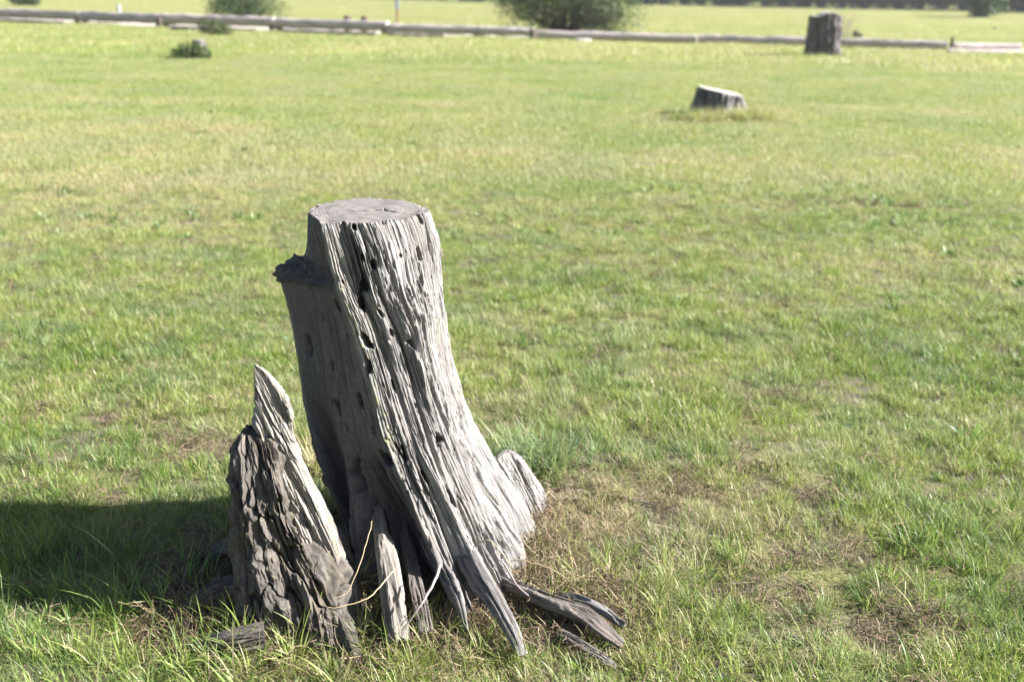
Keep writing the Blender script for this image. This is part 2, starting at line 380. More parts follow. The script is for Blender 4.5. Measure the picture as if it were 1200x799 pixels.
def grass_all():
    near = [blades(42, .045, .025, .070, .0025, .45, .9, 3, splay=.5, drybits=.06) for _ in range(5)] + \
           [blades(36, .040, .030, .090, .0025, .30, .8, 3, splay=.5, drybits=.05) for _ in range(4)] + \
           [blades(26, .050, .020, .060, .0045, .60, 1.0, 3, splay=.3, drybits=.08) for _ in range(3)] + \
           [blades(24, .055, .015, .050, .0020, 1.0, 1.0, 3, splay=.2, drybits=.7) for _ in range(3)]
    cn = source_coll('turf_tuft', near, M['grass'])
    x, y = wedge(1.3, 8.5, 980, .9)
    b = bare(x, y); cl = fbm(x * 9, y * 9, 61, 3); cl2 = fbm(x * 2.3, y * 2.3, 62, 3)
    keep = (rng.random(len(x)) < np.clip(1.02 - 1.15 * b + .22 * cl, .05, 1) * np.where(y > 5, .85, 1)) & ~in_stump(x, y)
    x, y, b, cl, cl2 = (q[keep] for q in (x, y, b, cl, cl2)); n = len(x)
    d = dry(x, y) + rng.normal(0, .09, n) + .25 * b + .12 * cl
    typ = rng.random(n) + .25 * np.clip(cl2, -1, 1)
    idx = np.where(typ < .40, rng.integers(0, 5, n), np.where(typ < .72, rng.integers(5, 9, n), rng.integers(9, 12, n)))
    idx = np.where(rng.random(n) < .04 + .55 * b + .25 * np.clip(d - .5, 0, 1), rng.integers(12, 15, n), idx)
    s = (.62 + .35 * rng.random(n) + .28 * cl2 + .2 * cl) * (1 - .45 * b) * np.where(y > 5, .95, 1)
    cool = np.clip(.15 + .6 * noise(x * 3, y * 3, 77) + rng.normal(0, .12, n), 0, 1)
    put('meadow_grass', cn, x, y, idx, np.clip(d, .02, 1), cool, np.clip(s, .35, 1.5), 'short green and straw-coloured turf grass covering the near meadow')
    # longer grass: bottom of the picture, around the stumps, tufts here and there
    tall = [blades(22, .035, .08, .20, .0050, .35, .9, 5, splay=.8, drybits=.12) for _ in range(4)] + [blades(16, .03, .10, .24, .0065, .40, 1.1, 6, splay=.8, drybits=.08) for _ in range(3)]
    ct = source_coll('tall_tuft', tall, M['grass'])
    X, Y, D, C, Sx = [], [], [], [], []
    for px, py, n, sp, dd, sc in ((60, 792, 26, .18, .35, .5), (150, 780, 18, .12, .35, .6), (230, 790, 18, .10, .45, .7), (330, 790, 26, .14, .5, .75), (440, 780, 22, .14, .5, .6), (540, 790, 24, .18, .5, .5),
                                  (372, 560, 6, .02, .8, .9), (385, 610, 8, .03, .75, .8), (405, 650, 18, .03, .6, .9), (415, 690, 22, .035, .55, .9), (500, 730, 20, .05, .55, .6), (430, 745, 16, .05, .45, .6), (570, 750, 16, .05, .5, .5), (640, 715, 18, .05, .6, .5), (600, 690, 12, .04, .6, .5), (660, 650, 24, .08, .5, .5), (700, 690, 24, .08, .45, .5), (270, 745, 16, .07, .3, .7), (190, 700, 16, .09, .15, .8), (120, 640, 18, .18, .12, .7), (40, 700, 18, .2, .15, .7), (230, 620, 10, .1, .15, .6), (480, 770, 14, .2, .45, .5),
                                  (770, 700, 26, .14, .4, .55), (1120, 600, 40, .3, .2, .55), (1180, 720, 30, .2, .15, .6), (1000, 560, 12, .08, .2, .5), (830, 650, 20, .12, .25, .5), (900, 740, 30, .25, .35, .5), (700, 780, 30, .2, .42, .5),
                                  (480, 660, 5, .03, .6, .6), (395, 700, 7, .04, .5, .6), (530, 735, 10, .06, .55, .5), (1060, 640, 16, .12, .12, .6), (280, 760, 10, .05, .4, .8)):
        p = at(px, py); X.append(p.x + rng.normal(0, sp, n)); Y.append(p.y + rng.normal(0, sp * .7, n)); D.append(dd + rng.normal(0, .08, n)); Sx.append(sc * (.7 + .5 * rng.random(n))); C.append(rng.random(n) * .3)
    # coarse bluish tuft behind the right root
    p = at(628, 560); n = 30; X.append(p.x + rng.normal(0, .070, n)); Y.append(p.y + .05 + rng.normal(0, .05, n)); D.append(.15 + rng.random(n) * .25); Sx.append(.85 + .3 * rng.random(n)); C.append(.75 + .25 * rng.random(n))
    for px, py, n, sx_, dd in ((848, 141, 110, .36, .66), (870, 139, 50, .14, .70), (835, 143, 20, .2, .7), (966, 69, 16, .35, .4), (800, 139, 14, .15, .1)):
        p = at(px, py); X.append(p.x + rng.normal(0, sx_, n)); Y.append(p.y - .24 + rng.normal(0, .06, n)); D.append(dd + rng.normal(0, .08, n)); Sx.append(.9 + .6 * rng.random(n)); C.append(0 * np.arange(n))
    # scattered taller clumps
    x, y = wedge(1.6, 8.5, 9, .5); k = (fbm(x * 1.7, y * 1.7, 31, 3) > .05) & ~in_stump(x, y) & (bare(x, y) < .2); x, y = x[k], y[k]; n = len(x)
    X.append(x); Y.append(y); D.append(dry(x, y) - .12 + rng.normal(0, .05, n)); Sx.append(.30 + .3 * rng.random(n)); C.append(rng.random(n) * .5)
    X, Y, D, C, Sx = (np.concatenate(q) for q in (X, Y, D, C, Sx))
    k = ~in_stump(X, Y) | (np.hypot(X - SC.x, Y - SC.y) > .20); k &= Y > 1.35; X, Y, D, C, Sx = (q[k] for q in (X, Y, D, C, Sx))
    put('long_grass', ct, X, Y, rng.integers(0, 7, len(X)), np.clip(D, .02, 1), C, Sx, 'longer arching grass blades round the near stump and in the foreground', 'grass')
    # broad-leaved weeds low in the turf
    wd = source_coll('weed_rosette', [blades(18, .03, .03, .07, .016, .95, .7, 4, splay=.9) for _ in range(4)], M['grass'])
    x, y = wedge(1.8, 16, 7, .5); k = (fbm(x * .8, y * .8, 36, 3) > .22) & ~in_stump(x, y); x, y = x[k], y[k]
    for px, py, n_, sx_, sy_ in ((1040, 238, 55, .5, .35), (905, 168, 20, .3, .4), (1000, 225, 20, .3, .2), (140, 262, 16, .3, .2), (385, 310, 8, .2, .1), (1080, 262, 25, .4, .15)):
        p = at(px, py); x = np.append(x, p.x + rng.normal(0, sx_, n_)); y = np.append(y, p.y + rng.normal(0, sy_, n_))
    n = len(x); put('weeds', wd, x, y, rng.integers(0, 4, n), np.clip(.10 + rng.normal(0, .08, n), 0, 1), .2 + .5 * rng.random(n), .7 + .8 * rng.random(n), 'low broad-leaved weeds scattered through the turf', 'weeds')
    # middle distance
    mid = [blades(1300, .62, .03, .075, .0048, .40, .8, 2, True, drybits=.08) for _ in range(5)]
    cm = source_coll('turf_patch', mid, M['grass'])
    x, y = wedge(8.2, 24, 10.5, 4); b = bare(x, y); n = len(x)
    put('middle_grass', cm, x, y, rng.integers(0, 5, n), np.clip(dry(x, y) + rng.normal(0, .05, n) + .15 * b, .02, 1), np.clip(.2 + .5 * noise(x, y, 78), 0, 1), .95 + .25 * rng.random(n), 'pale green meadow turf across the middle distance', tilt=.02, sy=(.75 + .5 * rng.random(n)) * (1 - .3 * b))
    far = [blades(1500, 2.3, .06, .15, .020, .40, .8, 1, True, drybits=.08) for _ in range(4)]
    cf = source_coll('field_patch', far, M['grass'])
    x, y = wedge(23, 150, .42, 22); n = len(x)
    tk = track_y(x); k = np.abs(y - tk) > 2.3; x, y = x[k], y[k]; n = len(x)
    f = sst(38, 60, y)  # more of the veil painted into the far tint
    put('far_field_grass', cf, x, y, rng.integers(0, 4, n), np.clip(dry(x, y) + .08 * f + rng.normal(0, .05, n) + .12 * fbm(x * .05, y * .15, 55, 3), .02, .75), 0 * x + .1, 1 + .3 * rng.random(n), 'yellow-green grass of the far field up to the trees', tilt=.01, sy=1 - .25 * f)
grass_all()

# ------------------------------------------------------------------ lofted, grain-displaced wood
def pxy(px, py, Y):
    d = ray(px, py); t = Y / d.y; return np.array([d.x * t, Y, CAM_H + d.z * t])
def crom(P, t, closed):
    n = len(P); i = np.floor(t).astype(int); f = t - i
    if not closed: i = np.minimum(i, n - 2); f = t - i
    g = (lambda k: P[k % n]) if closed else (lambda k: P[np.clip(k, 0, n - 1)])
    f = f.reshape(-1, *([1] * (P.ndim - 1)))
    a, b, c, d = g(i - 1), g(i), g(i + 1), g(i + 2)
    return .5 * (2 * b + (c - a) * f + (2 * a - 5 * b + 4 * c - d) * f * f + (3 * b - a - 3 * c + d) * f ** 3)
def loft(net, nu, nv, fn):
    """net: [columns][levels][3], closed round the columns.  fn(U, V, u, P, N) -> displacement along normal, wear(3)"""
    net = np.asarray(net, float); nc = net.shape[0]
    G = crom(net, np.arange(nu) / nu * nc, True)                    # nu, nl, 3
    nl = net.shape[1]; mid = np.linalg.norm(np.diff(net.mean(0), axis=0), axis=1); s = np.concatenate([[0], np.cumsum(mid)])
    t = np.interp(np.linspace(0, s[-1], nv), s, np.arange(nl))
    P = crom(np.swapaxes(G, 0, 1), t, False).swapaxes(0, 1)         # nu, nv, 3
    du = np.roll(P, -1, 0) - np.roll(P, 1, 0); dv = np.gradient(P, axis=1)
    N = np.cross(dv, du); N /= np.linalg.norm(N, axis=-1, keepdims=True) + 1e-12
    c = P.mean(0, keepdims=True)
    if ((P - c) * N).sum() < 0: N = -N
    seg = np.linalg.norm(du, axis=-1).mean(1) / 2; U = np.concatenate([[0], np.cumsum(seg)[:-1]]); per = seg.sum()
    U2 = np.repeat(U[:, None], nv, 1); V2 = np.repeat(np.linspace(0, s[-1], nv)[None], nu, 0); u2 = np.repeat((np.arange(nu) / nu * nc)[:, None], nv, 1)
    D, wear_shade = fn(U2 / per, V2, u2, P, N, per)
    Q = P + N * D[..., None]
    return Q, U2, V2, wear_shade
def grid_mesh(name, Q, U, V, wear_shade, close_top=True, close_bot=False):
    nu, nv = Q.shape[:2]; i = np.arange(nu * nv).reshape(nu, nv); j = np.roll(i, -1, 0)
    f = np.stack([i[:, :-1], i[:, 1:], j[:, 1:], j[:, :-1]], -1).reshape(-1, 4)
    VV = Q.reshape(-1, 3); uv = np.stack([U, V, 0 * U], -1).reshape(-1, 3); we = np.asarray(wear_shade).reshape(-1, 3); tris = []
    for flag, k, flip in ((close_top, 0, 0), (close_bot, nv - 1, 1)):
        if flag:
            c = len(VV); VV = np.vstack([VV, Q[:, k].mean(0)]); uv = np.vstack([uv, [0, V[0, k], 0]]); we = np.vstack([we, we[i[:, k]].mean(0)])
            a, b = (i[:, k], j[:, k]) if not flip else (j[:, k], i[:, k]); tris.append(np.stack([a, b, np.full(nu, c)], -1))
    return mesh_np(name, VV, [f] + tris, True, {'uvm': uv, 'wear_shade': we})
def fibres(un, V, per, seed, fl=.010, te=.010, cr=.012, fi=.0012, med=.004, ln=1.0, wv=.5):
    """relief of old split wood: flutes, stepped shells, cracks, fibres.  un: 0..1 round, V: metres down"""
    w = lambda m: max(3, int(round(per / m)))
    warp = wv * fbm(un * w(.16), V / .5, seed + 90, 2, w(.16))
    def N(mu, mv, k, oct=3, wp=1.0):
        q = w(mu); return fbm(un * q + wp * warp, V / (mv * ln), seed + k, oct, q)
    flute = N(.085, 1.4, 1, 2)
    t = N(.046, .65, 2, 3) * 3.0 + .42 * N(.018, .10, 12, 3); f = t - np.floor(t); ter = (np.floor(t) + sst(.44, .56, f)) / 3.0
    t2 = N(.017, .24, 3, 3) * 2.2 + .35 * N(.009, .045, 13, 2); f2 = t2 - np.floor(t2); ter2 = (np.floor(t2) + sst(.40, .60, f2)) / 2.2
    c = np.abs(N(.030, 1.0, 4, 2)); crack = np.clip(1 - c / .075, 0, 1) * sst(-.2, .2, N(.05, .45, 5, 2))
    c2 = np.abs(N(.011, .32, 6, 2)); crack2 = np.clip(1 - c2 / .16, 0, 1) * sst(-.15, .25, N(.03, .22, 7, 2))
    fine = N(.0052, .20, 8, 3); rid = 1 - 2 * np.abs(N(.011, .35, 9, 2))
    am = .45 + .85 * sst(-.35, .35, N(.13, .35, 14, 2))
    D = fl * flute + am * te * ter + am * te * .40 * ter2 - cr * crack * am - cr * .5 * crack2 * am + fi * fine + med * .5 * rid
    cav = np.clip(crack * .95 + crack2 * .6 + .25 * sst(.1, -.5, ter + .4 * ter2), 0, 1)
    return D, cav

def near_stump():
    root = empty('tree_stump', (SC.x, SC.y, 0))
    tag(root, 'large split grey weathered stump in the foreground with a jagged splinter at its side', 'tree stump')
    sub = Matrix.Translation(-Vector((SC.x, SC.y, 0)))
    def part(name, me, mat):
        me.transform(sub); return obj(name, me, M[mat], root)
    Z = [1.0, .94, .89, .862, .835, .808, .74, .62, .5, .38, .26, .15, .06, -.03, -.09]
    YS = lambda *a: np.interp(Z, a[0::2][::-1], a[1::2][::-1])
    cols = [
        ([361, 361, 360, 354, 326, 329, 338, 348, 355, 364, 380, 397, 408, 410, 410], YS(1, 2.56, .5, 2.55, 0, 2.52)),
        ([368, 369, 372, 371, 358, 362, 371, 379, 389, 402, 415, 425, 440, 448, 450], YS(1, 2.47, .5, 2.42, 0, 2.34)),
        ([377, 385, 391, 396, 399, 404, 416, 432, 447, 465, 487, 508, 527, 540, 545], YS(1, 2.42, .5, 2.345, .25, 2.30, 0, 2.22)),
        ([400, 410, 417, 421, 424, 428, 441, 459, 476, 496, 520, 542, 560, 572, 578], YS(1, 2.42, .5, 2.355, .25, 2.31, 0, 2.24)),
        ([430, 440, 446, 450, 453, 457, 470, 487, 503, 524, 547, 568, 585, 595, 600], YS(1, 2.43, .5, 2.39, .25, 2.36, 0, 2.30)),
        ([465, 475, 480, 482, 484, 487, 495, 506, 519, 537, 560, 582, 600, 611, 616], YS(1, 2.47, .5, 2.44, 0, 2.39)),
        ([492, 499, 503, 505, 506, 508, 514, 521, 532, 548, 570, 592, 606, 616, 622], YS(1, 2.53, .5, 2.52, 0, 2.50)),
        ([503, 508, 510, 511, 512, 513, 517, 525, 536, 553, 577, 600, 614, 622, 628], YS(1, 2.60, .5, 2.61, 0, 2.63)),
        ([482, 490, 493, 495, 496, 497, 503, 512, 524, 540, 560, 578, 592, 600, 600], YS(1, 2.70, .5, 2.73, 0, 2.77)),
        ([440, 446, 450, 452, 455, 456, 462, 470, 480, 492, 510, 520, 530, 535, 535], YS(1, 2.75, .5, 2.80, 0, 2.85)),
        ([398, 402, 405, 404, 402, 402, 406, 412, 420, 430, 440, 450, 455, 460, 460], YS(1, 2.72, .5, 2.76, 0, 2.80)),
        ([370, 373, 375, 365, 352, 352, 359, 368, 376, 386, 398, 409, 417, 422, 422], YS(1, 2.64, .5, 2.66, 0, 2.68)),
    ]
    net = [[(pz(px, Y, z), Y, z) for px, Y, z in zip(c[0], c[1], Z)] for c in cols]
    holes = [(491, 298, .009, .016, .035), (492, 330, .007, .017, .03), (428, 334, .010, .022, .03), (438, 311, .006, .012, .03), (392, 357, .010, .022, .02), (424, 357, .008, .022, .03),
             (414, 267, .006, .009, .03), (429, 399, .010, .026, .04), (512, 372, .005, .009, .025), (357, 403, .008, .026, .03), (482, 399, .008, .022, .03), (388, 476, .010, .020, .035), (419, 472, .010, .018, .03),
             (556, 538, .010, .016, .04), (515, 514, .009, .014, .03), (473, 528, .006, .017, .03), (450, 537, .016, .028, .04), (432, 429, .009, .020, .03), (382, 428, .006, .016, .02), (413, 560, .012, .05, .04), (493, 252, .010, .024, .02), (503, 247, .004, .03, .012),
             (590, 640, .008, .020, .03), (462, 452, .004, .02, .02), (530, 585, .006, .03, .02), (540, 470, .004, .012, .02), (447, 368, .004, .012, .02),
             (470, 300, .003, .005, .015), (505, 340, .003, .007, .015), (460, 392, .004, .010, .02), (497, 430, .003, .007, .015), (402, 330, .003, .006, .015), (372, 372, .004, .012, .015), (405, 395, .003, .005, .012), (400, 505, .004, .008, .015), (436, 505, .003, .012, .02), (490, 480, .003, .014, .02), (535, 520, .003, .006, .015), (500, 560, .004, .020, .02), (560, 590, .003, .007, .015), (425, 300, .003, .008, .015), (478, 345, .003, .016, .02), (520, 430, .003, .01, .015)]
    def fn(un, V, u, P, N, per):
        D, cav = fibres(un, V, per, 11, .006, .0135, .020, .0014, .0032, .85, .18)
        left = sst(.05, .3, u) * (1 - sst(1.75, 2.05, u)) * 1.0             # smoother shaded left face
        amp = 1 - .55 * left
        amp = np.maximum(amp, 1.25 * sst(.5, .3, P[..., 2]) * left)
        D0 = -.014 * sst(.15, .7, u) * (1 - sst(1.5, 1.93, u)) * sst(1.0, .9, P[..., 2])
        back = sst(8, 9, u); amp = amp * (1 - .3 * back)
        z = P[..., 2]
        D = D * amp * (.45 + .55 * sst(1.0, .90, z)) + D0
        # flutes deepening into hollows and root flanges towards the ground
        def g(c, w_, a, z0, z1):
            d = (u - c + 6) % 12 - 6; return a * np.exp(-(d / w_) ** 2) * sst(z0, z1, z)
        D = D + g(1.52, .28, -.10, .46, .14) + g(.50, .22, -.09, .55, .25) + g(1.02, .11, .05, .40, .03) + g(1.30, .05, .03, .30, .05) + g(1.62, .05, .035, .33, .05) + g(2.05, .14, .02, .45, .1)
        D = D + g(2.75, .16, -.03, .5, .05) + g(3.25, .18, .014, .5, 0) + g(3.7, .12, -.045, .35, .02) + g(4.3, .2, .018, .4, 0) + g(4.85, .12, -.055, .22, .0) + g(5.5, .25, .02, .3, 0) + g(6.2, .15, -.03, .3, 0) + g(7, .3, .03, .3, 0) + g(8.3, .3, -.04, .4, 0) + g(9.5, .4, .03, .4, 0) + g(11, .3, -.03, .5, 0)
        D = D + g(2.0, .10, .006, 2, 1.9) + g(3.05, .10, -.010, 2, 1.9) + g(1.2, .3, -.006, 2, 1.9)
        # long slots beside the lit ridges
        D = D - .016 * np.exp(-((u - 3.55 - .25 * np.sin(V * 5)) / .075) ** 2) * sst(.95, .8, z) * sst(.28, .45, z)
        D = D - .013 * np.exp(-((u - 4.55 + .2 * np.sin(V * 7)) / .06) ** 2) * sst(.9, .75, z) * sst(.12, .3, z)
        ix, iy = project(P); hol = 0 * D
        for hx, hy, rx, rz, dep in holes:
            rx *= 1.25; rz *= 1.1
            front = (N[..., 1] < .2); q = np.where(front, (ix - hx) ** 2 + (iy - hy) ** 2, 1e9); k = np.unravel_index(np.argmin(q), q.shape)
            du_ = (un - un[k]); du_ = (du_ - np.round(du_)) * per; dv_ = V - V[k]
            e = np.sqrt((du_ / rx) ** 2 + (dv_ / rz) ** 2); e = e * (1 + .55 * fbm(un * 70, V * 30, 70, 2, 70))
            m = 1 - sst(.65, 1.05, e); D = D - dep * m * .9; hol = np.maximum(hol, m)
        # charred shelf on the left
        shelf = np.exp(-(((u + 6) % 12 - 6) / 1.3) ** 2) * sst(.812, .828, z) * (1 - sst(.862, .885, z))
        D = D + shelf * (.014 * fbm(un * 80, V * 60, 81, 3, 80) + .004 * np.sign(noise(un * 60, V * 30, 82, 60)) + .004)
        # chewed edge of the saw cut
        D = D - .004 * sst(.985, 1.0, z) * (1 + noise(un * 160, 0 * V, 71, 160))
        lich = np.exp(-((u - 2.1) / .16) ** 2) * sst(.95, .8, z) * sst(.35, .5, z) * .7 + .5 * sst(.3, .7, fbm(un * 12, V * 8, 72, 3, 12)) * .6
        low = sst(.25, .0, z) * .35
        hollow = (g(1.46, .40, 1.1, .50, .24) + g(.50, .26, 1, .55, .28)) * 1.0 * (.75 + .5 * noise(un * 110, V * 4, 74, 110))  # hollows at the foot painted dark as deep shade
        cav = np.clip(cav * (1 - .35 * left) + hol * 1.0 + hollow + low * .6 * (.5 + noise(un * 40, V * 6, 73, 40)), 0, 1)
        char_shade = np.clip(shelf * .9 + .85 * left + .0 * z, 0, 1)  # shelf char; left face gets mould grey and painted shade
        return D, np.stack([char_shade, np.clip(lich, 0, 1), cav], -1)
    Q, U, V, wear_shade = loft(net, 820, 560, fn)
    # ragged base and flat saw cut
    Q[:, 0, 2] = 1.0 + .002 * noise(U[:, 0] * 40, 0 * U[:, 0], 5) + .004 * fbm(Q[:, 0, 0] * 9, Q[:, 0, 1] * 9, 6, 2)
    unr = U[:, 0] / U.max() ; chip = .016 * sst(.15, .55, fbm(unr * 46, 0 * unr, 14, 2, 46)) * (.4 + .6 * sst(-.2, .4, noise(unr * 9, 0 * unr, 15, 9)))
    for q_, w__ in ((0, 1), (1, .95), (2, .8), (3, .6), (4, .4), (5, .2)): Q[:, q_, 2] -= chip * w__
    part('trunk', grid_mesh('trunk', Q, U, V, wear_shade, False), 'wood')
    # sawn face
    ring = Q[:, 0]; c = ring.mean(0); nr = 90; fr = np.linspace(1, 0.0, nr)[:, None, None] ** .9
    T = c + (ring[None] - c) * fr; X, Y = T[..., 0], T[..., 1]
    rim = sst(.93, 1, fr[..., 0])
    z = (1.0 + .002 * noise(U[:, 0] * 40, 0 * U[:, 0], 5) - chip)[None] * rim + (1 - rim) * 1.0 + .004 * fbm(X * 9, Y * 9, 6, 2) 
    crk = 0 * z
    def crack(a, b, wdt, dep):
        nonlocal crk
        pa, pb = at(*a, 1.0), at(*b, 1.0); L = (pb - pa); l = L.length; dx, dy = L.x / l, L.y / l
        s = (X - pa.x) * dx + (Y - pa.y) * dy; t = -(X - pa.x) * dy + (Y - pa.y) * dx + .006 * noise(s * 40, 0 * s, 12) + .012 * np.sin(s / l * 3)
        m = np.exp(-(t / wdt) ** 2) * sst(-.01, .02, s) * (1 - sst(l - .03, l, s)); crk = np.maximum(crk, m * dep)
    crack((410, 247), (452, 245), .006, 1); crack((450, 245), (476, 249), .0035, .9); crack((384, 258), (392, 257), .006, 1); crack((405, 256), (372, 261), .0018, .4); crack((470, 249), (494, 243), .0018, .4); crack((430, 240), (470, 240), .0015, .35)
    z = z - .014 * crk
    hc0 = at(436, 246, 1.0); rr0 = np.hypot(X - hc0.x, (Y - hc0.y) * .9) + .006 * fbm(X * 12, Y * 12, 91, 3); rv = .5 + .5 * np.sin(rr0 * 2 * np.pi / .0105 + 5 * noise(rr0 * 60, 0 * rr0, 92)); rv = rv ** 2 * (.5 + .5 * noise(X * 30, Y * 30, 93)); z = z - .0008 * rv
    T = np.stack([X, Y, z], -1); i = np.arange(T.shape[0] * T.shape[1]).reshape(T.shape[:2]); j = np.roll(i, -1, 1)
    f = np.stack([i[:-1], j[:-1], j[1:], i[1:]], -1).reshape(-1, 4)
    hc = at(440, 246, 1.0)
    me = mesh_np('sawn_face', T.reshape(-1, 3), f, True, {'uvm': np.stack([X - hc.x, Y - hc.y, 0 * X], -1).reshape(-1, 3), 'wear_shade': np.stack([np.clip(rv, 0, 1), 0 * X, crk], -1).reshape(-1, 3)})
    part('sawn_face', me, 'cut')

    # pale upright splinter sheet
    def slab(rows, yf, th, bulge, nc=5):
        """rows: (left px, right px, py); yf: front depth per row; thickness"""
        net_ = [[] for _ in range(2 * nc)]
        for r_, y_, th_ in zip(rows, yf, th):
            l_, rr_, py = r_[:3]
            for k in range(nc):
                t = k / (nc - 1); bul = math.sin(math.pi * (.15 + .7 * t)) * bulge * min(1, (rr_ - l_) / 60)
                p = pxy(l_ + (rr_ - l_) * t, py + (r_[3][k] if len(r_) > 3 else 0), y_ + (r_[4] * t if len(r_) > 4 else 0) - bul); net_[k].append(p)
                q = p.copy(); q[1] += th_ + bul * 1.4; net_[2 * nc - 1 - k].append(q)
        return net_
    rows = [(297.5, 300, 428), (298, 312, 438), (299, 325, 456), (300, 337, 473), (300, 342, 500), (297, 349, 543), (298, 358, 563), (300, 368, 583), (304, 386, 624), (306, 402, 680), (312, 412, 750)]
    yf = [2.33, 2.33, 2.325, 2.32, 2.31, 2.30, 2.29, 2.28, 2.25, 2.22, 2.17]
    net = slab(rows, yf, [.010, .014, .020, .026, .03, .035, .04, .05, .06, .07, .07], .012)
    def fn2(un, V, u, P, N, per):
        G_ = (P[..., 0] + .42 * P[..., 2] + .25 * P[..., 1]) / per; D, cav = fibres(G_, -P[..., 2], per, 41, .003, .012, .014, .0012, .003, .6, .2)
        top = sst(0, .12, V); D = D * (.25 + .75 * top)
        return D, np.stack([0 * D, .35 * sst(.1, .5, fbm(un * 9, V * 9, 42, 3, 9)), np.clip(cav, 0, 1)], -1)
    Q, U, V, wear_shade = loft(net, 380, 300, fn2); part('splinter', grid_mesh('splinter', Q, U, V, wear_shade, True), 'wood_pale')
    # dark rotten mass in front of it
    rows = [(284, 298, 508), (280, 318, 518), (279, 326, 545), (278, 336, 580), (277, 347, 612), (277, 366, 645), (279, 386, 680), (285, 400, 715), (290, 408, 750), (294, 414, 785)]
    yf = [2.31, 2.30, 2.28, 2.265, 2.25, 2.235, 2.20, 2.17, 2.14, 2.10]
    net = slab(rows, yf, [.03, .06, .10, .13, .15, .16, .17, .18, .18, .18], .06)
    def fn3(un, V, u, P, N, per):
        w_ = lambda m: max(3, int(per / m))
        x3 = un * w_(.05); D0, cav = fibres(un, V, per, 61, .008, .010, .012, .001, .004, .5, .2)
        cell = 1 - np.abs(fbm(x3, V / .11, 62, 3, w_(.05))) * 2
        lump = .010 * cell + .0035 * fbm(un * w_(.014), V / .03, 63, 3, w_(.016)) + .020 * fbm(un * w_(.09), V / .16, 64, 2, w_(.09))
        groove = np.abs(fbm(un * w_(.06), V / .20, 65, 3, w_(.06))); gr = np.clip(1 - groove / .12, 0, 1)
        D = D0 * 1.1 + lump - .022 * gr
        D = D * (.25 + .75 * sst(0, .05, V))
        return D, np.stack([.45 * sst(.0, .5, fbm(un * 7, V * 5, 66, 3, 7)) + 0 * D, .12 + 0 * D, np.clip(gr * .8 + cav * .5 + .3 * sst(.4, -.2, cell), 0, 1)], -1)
    Q, U, V, wear_shade = loft(net, 420, 330, fn3); part('rotten_slab', grid_mesh('rotten_slab', Q, U, V, wear_shade, True), 'wood_dark')
    # low buttress behind on the right
    nc = 7; pxs = [535, 556, 576, 594, 608, 621, 635]; tops = [540, 534, 540, 530, 536, 553, 574]; net = [[] for _ in range(2 * nc)]
    for k in range(nc):
        for lv, t in enumerate((0, .04, .3, .6, 1)):
            Yf = 2.60 + .035 * k - .06 * t; py = tops[k] + t * (606 + 9 * (6 - k) - tops[k]) ; p = pxy(pxs[k] + 4 * t, py, Yf); net[k].append(p)
            q = p.copy(); q[1] += .02 + .07 * min(1, t * 3); net[2 * nc - 1 - k].append(q)
    def fn4(un, V, u, P, N, per):
        G_ = (P[..., 0] + .55 * P[..., 2] + .4 * P[..., 1]) / per; D, cav = fibres(G_, -P[..., 2], per, 51, .003, .011, .016, .0014, .004, .7, .2); return D * (.35 + .65 * sst(0, .04, V)), np.stack([0 * D, 0 * D, cav], -1)
    Q, U, V, wear_shade = loft(net, 320, 110, fn4); part('buttress', grid_mesh('buttress', Q, U, V, wear_shade, True), 'wood')
    # roots
    def root_tube(name, pts, rad, mat, seed, flat=.7, nu=90, nv=160, te=.014, twist=0.0):
        pts = np.array(pts, float); nl = len(pts); net_ = [[] for _ in range(10)]
        for l in range(nl):
            d = pts[min(l + 1, nl - 1)] - pts[max(l - 1, 0)]; d /= np.linalg.norm(d); s = np.cross(d, [0, 0, 1]); s /= np.linalg.norm(s) + 1e-9; up = np.cross(s, d)
            for k in range(10):
                a = 2 * math.pi * k / 10 + twist * l; rr = rad[l] * (1 + .2 * math.sin(3 * a + seed))
                net_[k].append(pts[l] + s * math.cos(a) * rr + up * math.sin(a) * rr * flat)
        def fnr(un, V, u, P, N, per):
            D, cav = fibres(un, V, per, seed, .004, te, .008, .001, .003); w_ = V / V.max()
            return D * (1 - .3 * w_), np.stack([.15 + 0 * D, 0 * D, np.clip(cav + .15, 0, 1)], -1)
        Q, U, V, wear_shade = loft(net_, nu, nv, fnr); part(name, grid_mesh(name, Q, U, V, wear_shade, True, True), mat)
    root_tube('root', [pxy(528, 610, 2.40), pxy(553, 658, 2.275), pxy(577, 698, 2.17), pxy(598, 736, 2.10), pxy(612, 768, 2.045)], [.018, .030, .026, .021, .010], 'wood', 3, .75)
    root_tube('root', [pxy(438, 575, 2.47), pxy(444, 612, 2.36), pxy(452, 650, 2.25), pxy(459, 700, 2.17), pxy(466, 752, 2.09)], [.008, .016, .022, .026, .026], 'wood_pale', 5, 1.3)
    root_tube('root', [pxy(470, 600, 2.44), pxy(481, 660, 2.30), pxy(490, 705, 2.18), pxy(498, 742, 2.12)], [.008, .015, .020, .018], 'wood_root', 6, 1.2)
    root_tube('root', [pxy(496, 622, 2.38), pxy(517, 664, 2.26), pxy(535, 700, 2.17), pxy(546, 738, 2.12)], [.014, .020, .016, .007], 'wood', 9, .8)
    def gp(px, py, z): p = at(px, py, z); return np.array(p)
    root_tube('root', [gp(575, 672, .05), gp(640, 700, .05), gp(683, 718, .045), gp(708, 738, .03), gp(730, 756, .005)], [.014, .022, .026, .024, .014], 'wood_root', 13, .6)
    root_tube('root', [gp(650, 697, .03), gp(682, 704, .04), (gp(706, 716, .04)), gp(730, 735, .02)], [.008, .014, .015, .009], 'wood', 17, .5)
